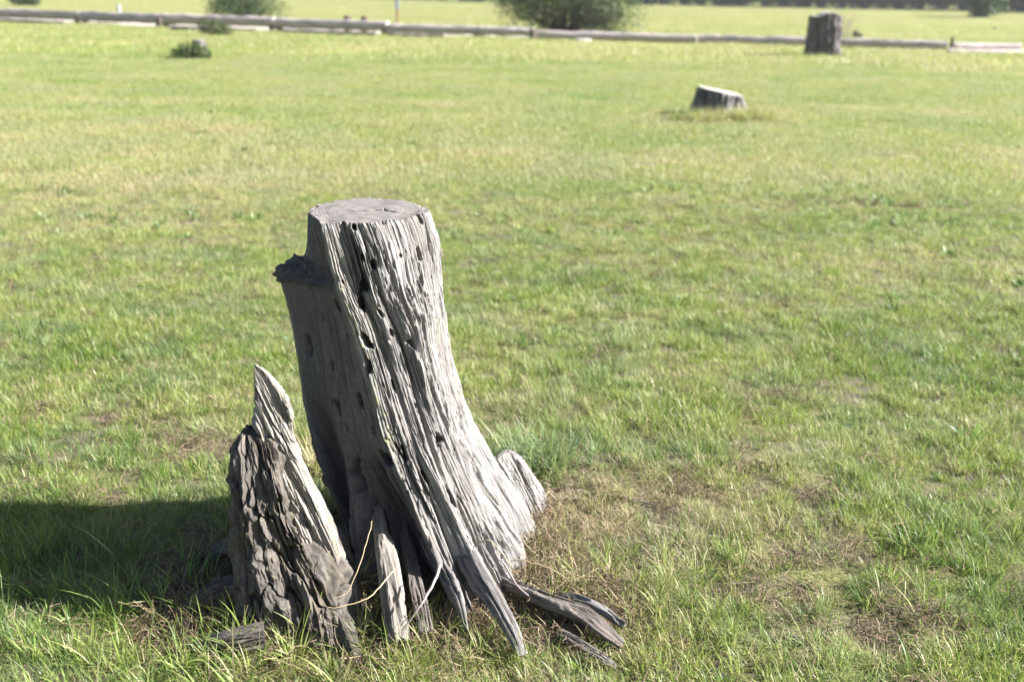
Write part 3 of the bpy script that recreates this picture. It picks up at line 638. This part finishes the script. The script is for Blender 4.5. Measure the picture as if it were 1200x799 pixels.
    root_tube('root', [gp(655, 742, .02), gp(675, 752, .03), gp(700, 768, .02), gp(722, 782, .0)], [.009, .012, .012, .005], 'wood_root', 19, .5)
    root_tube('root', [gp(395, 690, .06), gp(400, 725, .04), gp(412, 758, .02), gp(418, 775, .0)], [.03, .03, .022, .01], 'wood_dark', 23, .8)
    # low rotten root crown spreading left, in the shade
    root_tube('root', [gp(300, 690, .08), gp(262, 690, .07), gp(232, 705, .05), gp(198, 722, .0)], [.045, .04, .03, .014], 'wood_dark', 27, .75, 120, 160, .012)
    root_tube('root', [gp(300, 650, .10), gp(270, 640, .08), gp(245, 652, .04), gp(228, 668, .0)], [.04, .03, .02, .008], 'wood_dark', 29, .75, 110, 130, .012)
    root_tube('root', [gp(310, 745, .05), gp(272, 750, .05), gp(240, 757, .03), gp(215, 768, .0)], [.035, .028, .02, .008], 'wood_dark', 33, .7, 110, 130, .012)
near_stump()

# ------------------------------------------------------------------ other stumps
def simple_stump(base, rows, seed, label, name='tree_stump', cap='cut_pale', mat='wood_far', topfn=None, nu=260, nv=150, lump=1.0):
    """rows: (z, radius x, radius y, offset x, offset y)"""
    root = empty(name, base); tag(root, label, 'tree stump', 'old tree stumps standing in the meadow')
    nc = 12; rg = np.random.default_rng(seed); ph = rg.random(6) * 6.28; net = [[] for _ in range(nc)]
    for li, (z, rx, ry, ox, oy) in enumerate(rows):
        fl = 1 - z / rows[0][0]
        for k in range(nc):
            a = -2 * math.pi * k / nc; r = 1 + .07 * math.sin(2 * a + ph[0]) + .05 * math.sin(3 * a + ph[1]) + (.05 + .12 * max(fl, 0) ** 2) * math.sin(5 * a + ph[2])
            zt = z + (topfn(math.cos(a) * rx + ox, math.sin(a) * ry + oy) if topfn and li < 3 else 0) * (1, .9, .6)[min(li, 2)]
            net[k].append((math.cos(a) * rx * r + ox, math.sin(a) * ry * r + oy, zt))
    def fn(un, V, u, P, N, per):
        D, cav = fibres(un, V, per, seed, .03 * lump, .035 * lump, .03 * lump, .002, .012 * lump); return D * (.4 + .6 * sst(0, .05, V)), np.stack([.0 * D, 0 * D, cav], -1)
    Q, U, V, wear_shade = loft(net, nu, nv, fn)
    obj('trunk', grid_mesh('trunk', Q, U, V, wear_shade, False), M[mat], root)
    ring = Q[:, 0]; c = ring.mean(0); fr = np.linspace(1, 0, 24)[:, None, None]; T = c + (ring[None] - c) * fr
    if topfn: T[..., 2] = np.where(fr[..., 0] < 1, rows[0][0] + np.vectorize(topfn)(T[..., 0], T[..., 1]), T[..., 2])
    T[..., 2] += .01 * lump * noise(T[..., 0] * 14, T[..., 1] * 14, seed) * (1 - fr[..., 0])
    i = np.arange(T.shape[0] * nu).reshape(-1, nu); j = np.roll(i, -1, 1)
    obj('sawn_face', mesh_np('sawn_face', T.reshape(-1, 3), np.stack([i[:-1], j[:-1], j[1:], i[1:]], -1).reshape(-1, 4), True), M[cap], root)
    return root
def pxm(px, py):                 # metres per pixel at the ground point
    p = ground_at(px, py); return (p - Vector((0, 0, CAM_H))).length / F * math.cos(math.atan2(abs(px - 600), F))
b = ground_at(848, 139); s = pxm(848, 139)
simple_stump(b + Vector((0, .30, 0)), [(28 * s, 27 * s, .26, 0, 0), (26 * s, 27.5 * s, .27, 0, 0), (20 * s, 28 * s, .28, -1 * s, 0), (12 * s, 30 * s, .30, -2 * s, 0), (4 * s, 33 * s, .34, -3 * s, 0), (-4 * s, 36 * s, .38, -3 * s, 0)], 5,
             'low wide stump with a pale slanting sawn top, in the middle of the meadow', topfn=lambda x, y: -x * .19 + .0 * y)
b = ground_at(966, 68); s = pxm(966, 68)
simple_stump(b + Vector((0, .28, 0)), [(47 * s, 15.5 * s, .28, 0, 0), (45 * s, 16 * s, .29, 0, 0), (38 * s, 16 * s, .29, 0, 0), (25 * s, 16.3 * s, .30, 0, 0), (12 * s, 16.8 * s, .31, 0, 0), (4 * s, 18 * s, .33, 1 * s, 0), (-5 * s, 20 * s, .36, 1.5 * s, 0)], 8,
             'tall dark upright stump standing in front of the log barrier at right', topfn=lambda x, y: (-.05 if x < -.16 else .05 * math.sin(x * 9 + 1)) + .03 * y, nv=220, lump=1.3)
# ------------------------------------------------------------------ rocks, clods
def lump_mesh(name, rx, ry, rz, seed, n=40, rough=.25, flat=0.0):
    u = np.linspace(0, 2 * np.pi, n, endpoint=False); v = np.linspace(0.02, np.pi - .02, n // 2); Uu, Vv = np.meshgrid(u, v, indexing='ij')
    d = np.stack([np.cos(Uu) * np.sin(Vv), np.sin(Uu) * np.sin(Vv), np.cos(Vv)], -1)
    r = 1 + rough * (fbm(d[..., 0] * 1.7 + 9 + d[..., 2], d[..., 1] * 1.7 + d[..., 2] * 1.3, seed, 4)) 
    Q = d * r[..., None] * np.array([rx, ry, rz]); Q[..., 2] = np.clip(Q[..., 2], -rz * .5, rz * (1 - flat))
    return grid_mesh(name, Q, Uu, Vv, np.zeros(Q.shape), True, True)
def lump(name, px, py, wpx, hpx, mat, label, cat, seed, depth=.8, group=None, **k):
    p = ground_at(px, py); s = pxm(px, py); me = lump_mesh(name, wpx * s / 2, wpx * s / 2 * depth, hpx * s, seed, **k)
    o = obj(name, me, M[mat], None, label=label, cat=cat, group=group); o.location = p + Vector((0, wpx * s / 2 * depth, 0)); o.rotation_euler.z = seed; return o
lump('flat_rock', 683, 50, 26, 5, 'rock', 'flat pale stone in the grass before the log barrier, below the large bush', 'rock', 1, flat=.3)
lump('stump_fragment', 990, 67, 9, 4, 'bark', 'small dark wood fragment at the right foot of the tall far stump', 'wood fragment', 2)
lump('dark_rock', 1003, 44, 7, 7, 'darkrock', 'dark rock behind the log barrier at the foot of the bare twiggy shrub', 'rock', 3)
for k, (px, py, w_, lab) in enumerate(((1166, 36, 5, 'left of two small dark clods in the far field at right'), (1188, 40, 4, 'right of two small dark clods in the far field at right'))):
    lump('earth_clod', px, py, w_, 3, 'darkrock', lab, 'clod', 4 + k, group='small clods in the far field')
# dark chips and bark crumbs beside the near stump
chips = [(662, 578, 13, 'largest of four dark bark chips beside the small buttress of the near stump'), (648, 597, 8, 'small brown bark chip just left of and below the largest chip by the stump'),
         (676, 590, 9, 'brown bark chip right of the largest chip beside the near stump'), (668, 603, 6, 'smallest, lowest brown bark chip of the four right of the near stump')]
for k, (px, py, w_, lab) in enumerate(chips):
    o = lump('bark_chip', px, py, w_, w_ * .45, 'bark', lab, 'bark chip', 10 + k, group='bark chips beside the near stump', rough=.7, n=24); o.rotation_euler = (.3, .2, k * 2.1)

# ------------------------------------------------------------------ twigs and straws
def tube_np(P, r, n=6):
    P = np.asarray(P, float); d = np.gradient(P, axis=0); d /= np.linalg.norm(d, axis=1, keepdims=True) + 1e-9
    s = np.cross(d, [0, .3, 1]); s /= np.linalg.norm(s, axis=1, keepdims=True) + 1e-9; t = np.cross(s, d); a = np.arange(n) / n * 2 * np.pi
    Q = P[:, None] + (s[:, None] * np.cos(a)[None, :, None] + t[:, None] * np.sin(a)[None, :, None]) * np.asarray(r).reshape(-1, 1, 1)
    i = np.arange(len(P) * n).reshape(len(P), n); j = np.roll(i, -1, 1)
    return Q.reshape(-1, 3), np.stack([i[:-1], j[:-1], j[1:], i[1:]], -1).reshape(-1, 4)
def join_tubes(name, tubes, n=6):
    V = []; F_ = []; o = 0
    for P, r in tubes:
        v, f = tube_np(P, r, n); V.append(v); F_.append(f + o); o += len(v)
    return mesh_np(name, np.vstack(V), np.vstack(F_), True)
def curve_pts(ctrl, n=24):
    c = np.array(ctrl, float); return crom(c, np.linspace(0, len(c) - 1, n), False)
TW = [([pxy(516, 662, 2.18), pxy(505, 690, 2.12), pxy(490, 712, 2.08), pxy(470, 742, 2.06)], .0042, 'twig', 'straight pale twig leaning against the foot of the near stump beside the dark hollow', 'twig'),
      ([pxy(607, 655, 2.36), pxy(640, 664, 2.34), pxy(665, 678, 2.31)], .0020, 'straw', 'thin straw reaching right from the foot of the near stump', 'straw'),
      ([pxy(588, 655, 2.26), pxy(610, 690, 2.24), pxy(640, 712, 2.22), pxy(652, 722, 2.2)], .0030, 'twig', 'curved grey rootlet between the stump foot and the lying root', 'rootlet'),
      ([pxy(555, 640, 2.2), pxy(572, 632, 2.18), pxy(590, 650, 2.16), pxy(600, 668, 2.16)], .0016, 'straw', 'dry bent grass stem arching over the foot of the stump', 'grass stem'),
      ([pxy(460, 668, 2.12), pxy(440, 692, 2.06), pxy(420, 706, 2.03), pxy(385, 712, 2.0)], .0018, 'straw', 'yellow arching grass stem crossing the rotten slab of the near stump', 'grass stem'),
      ([pxy(436, 610, 2.2), pxy(428, 640, 2.16), pxy(410, 690, 2.08), pxy(392, 700, 2.06)], .0014, 'straw', 'thin yellow grass stem rising between splinter and trunk', 'grass stem'),
      ([at(700, 575, .01), at(745, 585, .02), at(790, 596, .01)], .0030, 'twig', 'thin dry twig on the ground right of the near stump', 'twig'),
      ([at(752, 640, .02), at(775, 662, .03), at(792, 668, .02)], .0024, 'straw', 'pale straw lying in the grass right of the stump', 'straw'),
      ([at(560, 500, .0), at(562, 500, .12), at(560, 498, .25)], .0011, 'straw', 'single upright dead grass stalk behind the right side of the near stump', 'grass stem')]
for P, r, m, lab, cat in TW:
    c = curve_pts(P); c += .003 * np.stack([noise(np.arange(24) * .4, np.full(24, i + r * 900), 7) for i in range(3)], -1)
    obj({'twig': 'twig', 'straw': 'straw', 'rootlet': 'rootlet', 'grass stem': 'grass_stem'}[cat], join_tubes(cat, [(c, np.linspace(r, r * .45, 24))], 8), M[m], None, label=lab, cat=cat)

def straw_mesh(n, spread, L, w_, up=.25):
    T = []
    for _ in range(n):
        a = rng.random() * 6.28; l = L * (.4 + rng.random()); x, y = rng.normal(0, spread, 2); c = rng.normal(0, 1.2); t = np.linspace(-.5, .5, 6)
        an = a + c * t; P = np.stack([x + np.cumsum(np.cos(an)) * l / 6, y + np.cumsum(np.sin(an)) * l / 6, .003 + np.abs(rng.normal(0, .012)) + t * rng.normal(0, up) * l + up * .35 * l], -1)
        P[:, 2] = np.abs(P[:, 2]); T.append((P, np.full(6, w_ * (.5 + rng.random()))))
    V = []; F_ = []; o = 0
    for P, r in T:
        d = np.gradient(P, axis=0); s = np.cross(d, rng.normal(0, 1, 3) * .4 + [0, 0, 1]); s /= np.linalg.norm(s, axis=1, keepdims=True); Q = np.stack([P - s * r[:, None], P + s * r[:, None]], 1).reshape(-1, 3)
        i = np.arange(len(Q)).reshape(-1, 2); V.append(Q); F_.append(np.stack([i[:-1, 0], i[:-1, 1], i[1:, 1], i[1:, 0]], -1) + o); o += len(Q)
    V = np.vstack(V); return mesh_np('straw_clump', V, np.vstack(F_), True, {'rnd': np.repeat(rng.random(n), 12), 'hgt': np.zeros(len(V)) + .5})
def litter():
    cs = source_coll('straw_clump', [straw_mesh(44, .030, .040, .0006, .3) for _ in range(5)] + [straw_mesh(26, .035, .06, .0007, .5) for _ in range(3)], M['litter'])
    x, y = wedge(1.5, 8, 620, .4); b = bare(x, y); r = np.hypot((x - SC.x - .12) / 1.15, y - SC.y + .10); ringd = np.exp(-((r - .34) / .19) ** 2)
    k = rng.random(len(x)) < np.clip(.05 + .9 * b + .62 * ringd, 0, 1); k &= ~(((x - SC.x) / .25) ** 2 + ((y - SC.y) / .18) ** 2 < 1)
    x, y, b, ringd = x[k], y[k], b[k], ringd[k]
    for px, py, n_ in ((500, 705, 60), (425, 660, 40), (440, 725, 60), (560, 725, 70), (590, 690, 50), (625, 690, 70), (650, 650, 60), (480, 740, 60), (240, 700, 90), (270, 660, 70), (250, 740, 70), (215, 720, 60), (235, 670, 60), (650, 730, 50), (700, 700, 40)):
        p = at(px, py); x = np.append(x, p.x + rng.normal(0, .035, n_)); y = np.append(y, p.y + rng.normal(0, .03, n_)); b = np.append(b, np.ones(n_)); ringd = np.append(ringd, np.ones(n_))
    n = len(x)
    idx = np.where(rng.random(n) < .5 * ringd, rng.integers(5, 8, n), rng.integers(0, 5, n))
    put('dry_litter', cs, x, y, idx, rng.random(n), 0 * x, .7 + .6 * rng.random(n), 'matted dead straw and thatch at the stump foot and on the bare patches', 'dead grass', tilt=.15)
litter()

# ------------------------------------------------------------------ log barrier
def log_bar(a, b, r, lift, seed, label, name='barrier_log', mat='log', sq=.15, group='timbers of the log barrier', posts=()):
    """a, b: ground pixels of the near lower edge at each end"""
    pa, pb = ground_at(*a), ground_at(*b); root = empty(name, pa); tag(root, label, 'log', group)
    d = pb - pa; L = d.length; d /= L; s = Vector((-d.y, d.x, 0)).normalized(); s = s if s.y > 0 else -s
    nc = 12; nl = 14; net = [[] for _ in range(nc)]; rg = np.random.default_rng(seed)
    for l in range(nl):
        t = l / (nl - 1); c = d * L * t + s * r + Vector((0, 0, lift + r)); wob = rg.normal(0, r * .06, 2); rr = r * (1.04 - .10 * t + rg.normal(0, .02))
        for k in range(nc):
            an = 2 * math.pi * k / nc; ca, sa = math.cos(an), math.sin(an); m = (abs(ca) ** 4 + abs(sa) ** 4) ** -.25; q = rr * (1 + (m - 1) * sq)
            net[k].append(tuple(c + s * (ca * q + wob[0]) + Vector((0, 0, sa * q + wob[1]))))
    def fn(un, V, u, P, N, per):
        D, cav = fibres(un, V * .35, per, seed, .012, .014, .02, .001, .006); return D, np.stack([0 * D, 0 * D, cav * .7], -1)
    Q, U, V, wear_shade = loft(net, 96, 150, fn)
    obj('timber', grid_mesh('timber', Q, U, V, wear_shade, True, True), M[mat], root)
    if lift > .04:
        for t in posts or (.08, .5, .92):
            h = lift + .02; bx = lump_mesh('support_block', .11, .11, .2, seed, 20, .1)
            q = d * L * t + s * r; V4 = np.array([[x * .10 + q.x, y * .12 + q.y, z] for z in (-.1, h) for x, y in ((-1, -1), (1, -1), (1, 1), (-1, 1))])
            obj('support_block', mesh_np('support_block', V4, np.array([[0, 1, 5, 4], [1, 2, 6, 5], [2, 3, 7, 6], [3, 0, 4, 7], [4, 5, 6, 7]]), False), M['bark'], root)
    return root
def by(px):                       # pixel row of the barrier's foot
    return np.interp(px, [-80, 0, 200, 460, 700, 950, 1112, 1200], [21, 24.5, 33.5, 42, 49, 55.5, 60.5, 64])
spans = [(-70, 92), (93, 187), (188, 320), (321, 452), (454, 560), (561, 624), (626, 815), (817, 904), (905, 1110)]
names = ['raised grey log of the barrier at the far left end', 'raised grey barrier log ending at the small dark post, second from the left', 'raised barrier log behind the small green tuft, left of the two dark stubs',
         'raised barrier log left of the marker post with two dark stubs behind it', 'pinkish barrier log in front of the marker post, with a pale board below it', 'short barrier log left of the large bush',
         'long pale barrier log running in front of the large bush', 'pale barrier log between the large bush and the tall far stump', 'whitest long barrier log right of and behind the tall far stump']
for k, ((a, b_), lab) in enumerate(zip(spans, names)):
    lift = .14 if b_ < 460 else (.10 if b_ < 630 else .03)
    r = .185 if b_ < 330 else (.165 if b_ < 460 else (.140 if b_ < 630 else .130))
    m = pxm(a, by(a)); pr = by(a); 
    log_bar((a, by(a) + 0.0), (b_, by(b_)), r, lift, 100 + k, lab, mat='log', posts=(.03, .97))
log_bar((1112, 64.5), (1178, 65.0), .07, .0, 120, 'low reddish-grey timber lying nearest at the right end of the barrier', mat='log')
log_bar((1118, 58.5), (1197, 59.5), .085, .03, 121, 'pale timber of the barrier set farther back at the right end', mat='log')
for k, (a, b_, lab) in enumerate(((-60, 75, 'pale board on the ground under the barrier at the far left'), (200, 300, 'pale board under the barrier right of the small dark post'), (453, 520, 'bright pale board under the barrier by the marker post'), (330, 440, 'dull board under the barrier left of the marker post'))):
    log_bar((a, by(a) + 2.2), (b_, by(b_) + 2.2), .075, .0, 130 + k, lab, 'ground_board', 'wood_pale', group='boards lying under the barrier')
# small dark posts against the barrier
def box_mesh(name, sx, sy, sz, bev=.12, seed=0):
    b_ = bev * min(sx, sy); ring = [(-sx + b_, -sy), (sx - b_, -sy), (sx, -sy + b_), (sx, sy - b_), (sx - b_, sy), (-sx + b_, sy), (-sx, sy - b_), (-sx, -sy + b_)]
    V = []; zs = [-.2, 0, sz * .35, sz * .7, sz - b_, sz]
    for i, z in enumerate(zs):
        k = .85 if i == len(zs) - 1 else 1 + .04 * math.sin(i * 2.3 + seed)
        V += [(x * k, y * k, z) for x, y in ring]
    i = np.arange(len(V)).reshape(-1, 8); j = np.roll(i, -1, 1); f = np.stack([i[:-1], j[:-1], j[1:], i[1:]], -1).reshape(-1, 4)
    return mesh_np(name, V, [f, i[-1:][:]], False)
for k, (px, dy, hh, back, lab) in enumerate(((187, 1, .42, 0, 'small dark post breaking the barrier left of the dark round bush'), (492, 3, .14, 0, 'dark low block under the barrier just right of the marker post'), (625, 1, .36, 0, 'dark post at the log joint under the left side of the large bush'),
                                        (405, 0, .62, 1, 'left one of two dark stubs rising behind the barrier'), (425, 0, .60, 1, 'right one of two dark stubs rising behind the barrier'), (1122, 0, .40, 1, 'thin leaning stake at the joint near the right end of the barrier'), (97, 2, .1, 0, 'dark low block under the barrier near its left end'))):
    p = ground_at(px, by(px) + dy); w_ = (.09 if k != 5 else .03) * (1.15 if back else 1)
    o = obj('short_post', box_mesh('short_post', w_, w_, hh, seed=k), M['bark'], None, label=lab, cat='post', group='short dark posts along the barrier'); o.location = p + Vector((0, .55 if back else -.06, 0)); o.rotation_euler = (0, -.25 if k == 5 else .03, .3 * k)
# marker post
p = ground_at(463, 38); root = empty('marker_post', p + Vector((0, .9, 0))); tag(root, 'thin marker post with blue-grey panel over a rusty orange foot behind the barrier', 'marker post')
obj('post', join_tubes('post', [(np.array([[0, 0, -.2], [0, 0, .3], [0, 0, .75], [0, 0, 2.1]]), [.045] * 4)], 12), M['rust'], root)
me = box_mesh('panel', .075, .03, 1.45); me.transform(Matrix.Translation((0, -.055, 1.0))); obj('panel', me, M['bluegrey'], root)
p = ground_at(115, 18); o = obj('short_post', box_mesh('short_post', .07, .07, .50, seed=9), M['bluegrey'], None, label='small pale blue-grey post standing in the field behind the left barrier', cat='post'); o.location = p + Vector((0, 3.0, 0))

# ------------------------------------------------------------------ shrubs and trees
def leaf_cloud(name, blobs, n, leaf, seed, clump=.35, up=.3):
    rg = np.random.default_rng(seed); vol = np.array([b[3] * b[4] * b[5] for b in blobs]) ** .8; pick = rg.choice(len(blobs), n, p=vol / vol.sum()); B = np.array(blobs)[pick]
    d = rg.normal(0, 1, (n, 3)); d /= np.linalg.norm(d, axis=1, keepdims=True); rr = (1 - .75 * rg.random(n) ** 2.2)
    # twig clusters on the shell
    nk = max(12, n // 45); kd = rg.normal(0, 1, (nk, 3)); kd /= np.linalg.norm(kd, axis=1, keepdims=True); ki = rg.integers(0, nk, n); on = rg.random(n) < .7
    d = np.where(on[:, None], kd[ki] + d * clump, d); d /= np.linalg.norm(d, axis=1, keepdims=True)
    rr = rr * np.where(on, (.78 + .42 * rg.random(nk))[ki], .9)
    P = B[:, :3] + d * rr[:, None] * B[:, 3:6]; P[:, 2] = np.maximum(P[:, 2], .02 + .1 * rg.random(n))
    nr = rg.normal(0, 1, (n, 3)) + d * .8 + [0, 0, up]; nr /= np.linalg.norm(nr, axis=1, keepdims=True); t = np.cross(nr, rg.normal(0, 1, (n, 3))); t /= np.linalg.norm(t, axis=1, keepdims=True); s = np.cross(nr, t)
    L = (leaf * (.6 + .8 * rg.random(n)))[:, None]
    V = np.stack([P - t * L, P + s * L * .42, P + t * L, P - s * L * .42], 1).reshape(-1, 3)
    tone = np.clip(.35 + .25 * rg.random(n) + .3 * (rg.random(nk)[ki] - .5), 0, 1)
    return mesh_np(name, V, np.arange(4 * n).reshape(-1, 4), False, {'rnd': np.repeat(tone, 4)})
def stems(name, tips, r0, base=(0, 0, 0), forks=2, seed=0, spread=.15):
    rg = np.random.default_rng(seed); T = []
    for tp in tips:
        b0 = np.array(base) + np.append(rg.normal(0, spread, 2), -.1); tp = np.array(tp, float); m = (b0 + tp) / 2 + rg.normal(0, .08, 3) * np.linalg.norm(tp - b0)
        c = curve_pts([b0, m, tp], 9); T.append((c, np.linspace(r0, r0 * .25, 9)))
        for _ in range(forks):
            k = rg.integers(3, 8); e = c[k] + rg.normal(0, .22, 3) * np.linalg.norm(tp - b0) + [0, 0, .12]; T.append((curve_pts([c[k], (c[k] + e) / 2 + rg.normal(0, .03, 3), e], 6), np.linspace(r0 * .4, r0 * .1, 6)))
    return join_tubes(name, T, 5)
def shrub(name, loc, W, H, D, n, leaf, mat, label, cat, seed, lobes=7, group=None, stem_n=8, clump=.35, sep=1.0):
    rg = np.random.default_rng(seed); root = empty(name, loc); tag(root, label, cat, group); bl = [(0, 0, H * .42, W * .36, D * .4, H * .45)]
    for k in range(lobes):
        a = rg.random() * 6.28; q = .28 + .2 * rg.random(); s = .20 + .14 * rg.random(); bl.append((math.cos(a) * W * q * sep, math.sin(a) * D * q, H * (.2 + .55 * rg.random() * (1.15 - q)), W * s, D * s, H * s * 1.15))
    obj('foliage', leaf_cloud('foliage', bl, n, leaf, seed, clump), M[mat], root)
    obj('branches', stems('branches', [(b_[0], b_[1], b_[2] + b_[5] * .6) for b_ in bl for _ in range(max(1, stem_n // len(bl) + 1))], .02 * H + .004, forks=3, seed=seed), M['bark'], root)
    return root
def field(px, py, back=0.0): p = ground_at(px, py); p.y += back; p.z = gz(p.x, p.y); return p
p = field(664, 43, 2.2); s = pxm(664, 40)
bg = shrub('bush', p, 138 * s, 2.7, 3.4, 15000, .055, 'leaf_mid', 'large dense dark green bush with bare stems behind the barrier, top centre', 'bush', 1, 12, stem_n=40, sep=1.0)
obj('greyish_foliage', leaf_cloud('greyish_foliage', [(1.0, -.5, 1.0, .95, 1.0, .95), (1.6, -.2, .8, .6, .9, .8), (.7, -.9, .7, .6, .5, .6)], 4200, .055, 81, .4), M['leaf_grey'], bg)
p = field(276, 30, 2.0); s = pxm(281, 25)
shrub('bush', p, 72 * s, 2.1, 2.3, 9000, .05, 'leaf_dark', 'rounded very dark green bush behind the barrier at top left', 'bush', 2, 9)
p = field(10, 8, 2); s = pxm(10, 8)
shrub('bush', p, 32 * s, 1.3, 2.2, 3500, .08, 'leaf_dark', 'low bush cut off at the top left corner of the field', 'bush', 3, 6)
p = field(222, 71, .2); s = pxm(222, 71)
shrub('small_shrub', p, 34 * s, 24 * s, .5, 2000, .032, 'leaf_mid', 'small dark green shrub round a grey stub before the barrier at left', 'shrub', 4, 6)
simple_stump(field(231, 70, .25), [(21 * s, 7.5 * s, .14, 0, 0), (15 * s, 8 * s, .15, 0, 0), (8 * s, 8 * s, .16, 0, 0), (3 * s, 9 * s, .17, 0, 0), (-3 * s, 9 * s, .17, 0, 0)], 15, 'small grey stub almost hidden inside the small dark green shrub', nu=90, nv=40, lump=.5)
p = field(251, 44, .1); s = pxm(251, 44)
shrub('small_shrub', p, 28 * s, 22 * s, .6, 1900, .035, 'leaf_mid', 'loose yellow-green shrub tuft right against the barrier, left of the dark round bush', 'shrub', 5, 4)
p = field(1013, 47, .8); s = pxm(1013, 47)
shrub('small_shrub', p, 9 * s, 9 * s, .3, 400, .035, 'leaf_grey', 'tiny green sprig behind the barrier right of the bare twiggy shrub', 'shrub', 6, 3)
p = field(1196, 24, 6); s = pxm(1196, 20)
shrub('bush', p, 34 * s, 4.2, 4.5, 9000, .10, 'leaf_dark', 'very dark green bush at the right edge in front of the tree line', 'bush', 7, 8)
p = field(735, 24, 6); s = pxm(735, 28)
shrub('small_shrub', p, 22 * s, 10 * s, 1.2, 900, .06, 'leaf_grey', 'sparse olive shrub in the field just right of the large bush', 'shrub', 8, 4)
# bare shrub
p = field(997, 49, 1.0); s = pxm(997, 48)
rg = np.random.default_rng(3)
bs = empty('bare_shrub', p); tag(bs, 'leafless grey twiggy shrub behind the barrier right of the tall far stump', 'shrub')
obj('branches', stems('branches', [(rg.normal(0, 7 * s), rg.normal(0, .15), (18 + 12 * rg.random()) * s) for _ in range(34)], .007, forks=6, seed=4, spread=.10), M['twig'], bs)

# tree line
def tree_meshes(seed, H, W):
    rg = np.random.default_rng(seed); bl = [(0, 0, H * .5, W * .36, W * .36, H * .40)]
    for k in range(13):
        a = rg.random() * 6.28; q = .18 + .24 * rg.random(); s = .16 + .13 * rg.random(); bl.append((math.cos(a) * W * q, math.sin(a) * W * q, H * (.12 + .72 * rg.random()), W * s, W * s, H * s * .8))
    cr = leaf_cloud('crown', bl, 7500, .16, seed, .3)
    tr = stems('trunk', [(0, 0, H * .8)] + [(b_[0], b_[1], b_[2]) for b_ in bl[1:9]], .13, forks=2, seed=seed, spread=.05)
    return cr, tr
protos = []
for k in range(6):
    c, t_ = tree_meshes(40 + k, 5.5 + (k % 3) * 1.3, 5.0 + (k % 2) * 1.6); protos.append((c, t_, ('leaf_dark', 'leaf_grey', 'leaf_mid')[k % 3]))
desc = {'leaf_dark': 'dark green', 'leaf_grey': 'grey-green', 'leaf_mid': 'olive green'}
def tl_base(px): return np.interp(px, [-150, 370, 480, 570, 760, 900, 1050, 1190, 1350], [-9, -2.5, 0.5, 3.2, 6.2, 9, 12, 15.5, 19])
rg = np.random.default_rng(12); xs = []; x = -120
while x < 1330: xs.append(x); x += rg.uniform(17, 27)
land = lambda px: ('left of the marker post' if px < 455 else 'between marker post and large bush' if px < 600 else 'behind the large bush' if px < 735 else 'between large bush and far stump' if px < 950 else 'right of the tall far stump')
cnt = {}
for i, px in enumerate(xs):
    cr, tr, m = protos[rg.integers(0, 6)]; d0 = at(px, max(tl_base(px), -6)); dist = min(d0.y, 165) * rg.uniform(1.0, 1.06); q = at(px, 12); X = d0.x / d0.y * dist
    root = empty('tree', (X, dist, gz(X, dist)), rg.random() * 6.28); k = float(rg.uniform(.85, 1.25)); root.scale = (k, k, k * .95)
    l_ = land(px); cnt[l_] = cnt.get(l_, 0) + 1; ordn = ['first', 'second', 'third', 'fourth', 'fifth', 'sixth', 'seventh', 'eighth', 'ninth', 'tenth', 'eleventh', 'twelfth'] + ['%dth' % z for z in range(13, 60)]
    tag(root, '%s far tree, %s from left, %s' % (desc[m], ordn[cnt[l_] - 1], l_), 'tree', 'trees of the line along the far edge of the field')
    if not cr.materials: cr.materials.append(M[m]); tr.materials.append(M['bark'])
    obj('crown', cr, None, root); obj('trunk', tr, None, root)
# a second, darker mass of woodland behind closes the gaps
wood = leaf_cloud('woodland', [(x_, 185 + 12 * math.sin(x_), 3.2, 9, 7, 4.5) for x_ in np.arange(-150, 190, 7.5)], 60000, .42, 77, .6)
obj('woodland', wood, M['leaf_dark'], None, kind='stuff', label='dense dark woodland closing the view behind the line of trees', cat='woodland')

# ------------------------------------------------------------------ thin haze volume added to imitate lens veil
def haze():
    hx, y0, y1, z0, z1 = 320, -60, 330, -2.5, 14.0
    V = [(x, y, z) for z in (z0, z1) for x, y in ((-hx, y0), (hx, y0), (hx, y1), (-hx, y1))]
    me = mesh_np('haze', V, np.array([[3, 2, 1, 0], [4, 5, 6, 7], [0, 1, 5, 4], [1, 2, 6, 5], [2, 3, 7, 6], [3, 0, 4, 7]]), False)
    m = bpy.data.materials.new('veil_haze'); m.use_nodes = True; t = m.node_tree; t.nodes.clear()
    o = t.nodes.new('ShaderNodeOutputMaterial'); v = t.nodes.new('ShaderNodeVolumePrincipled'); v.inputs['Color'].default_value = (.93, .96, 1, 1); v.inputs['Density'].default_value = .0005; v.inputs['Anisotropy'].default_value = .2
    t.links.new(v.outputs[0], o.inputs['Volume']); obj('haze', me, m, None, kind='stuff', label='thin haze added to imitate lens veil over the meadow', cat='haze')
haze()
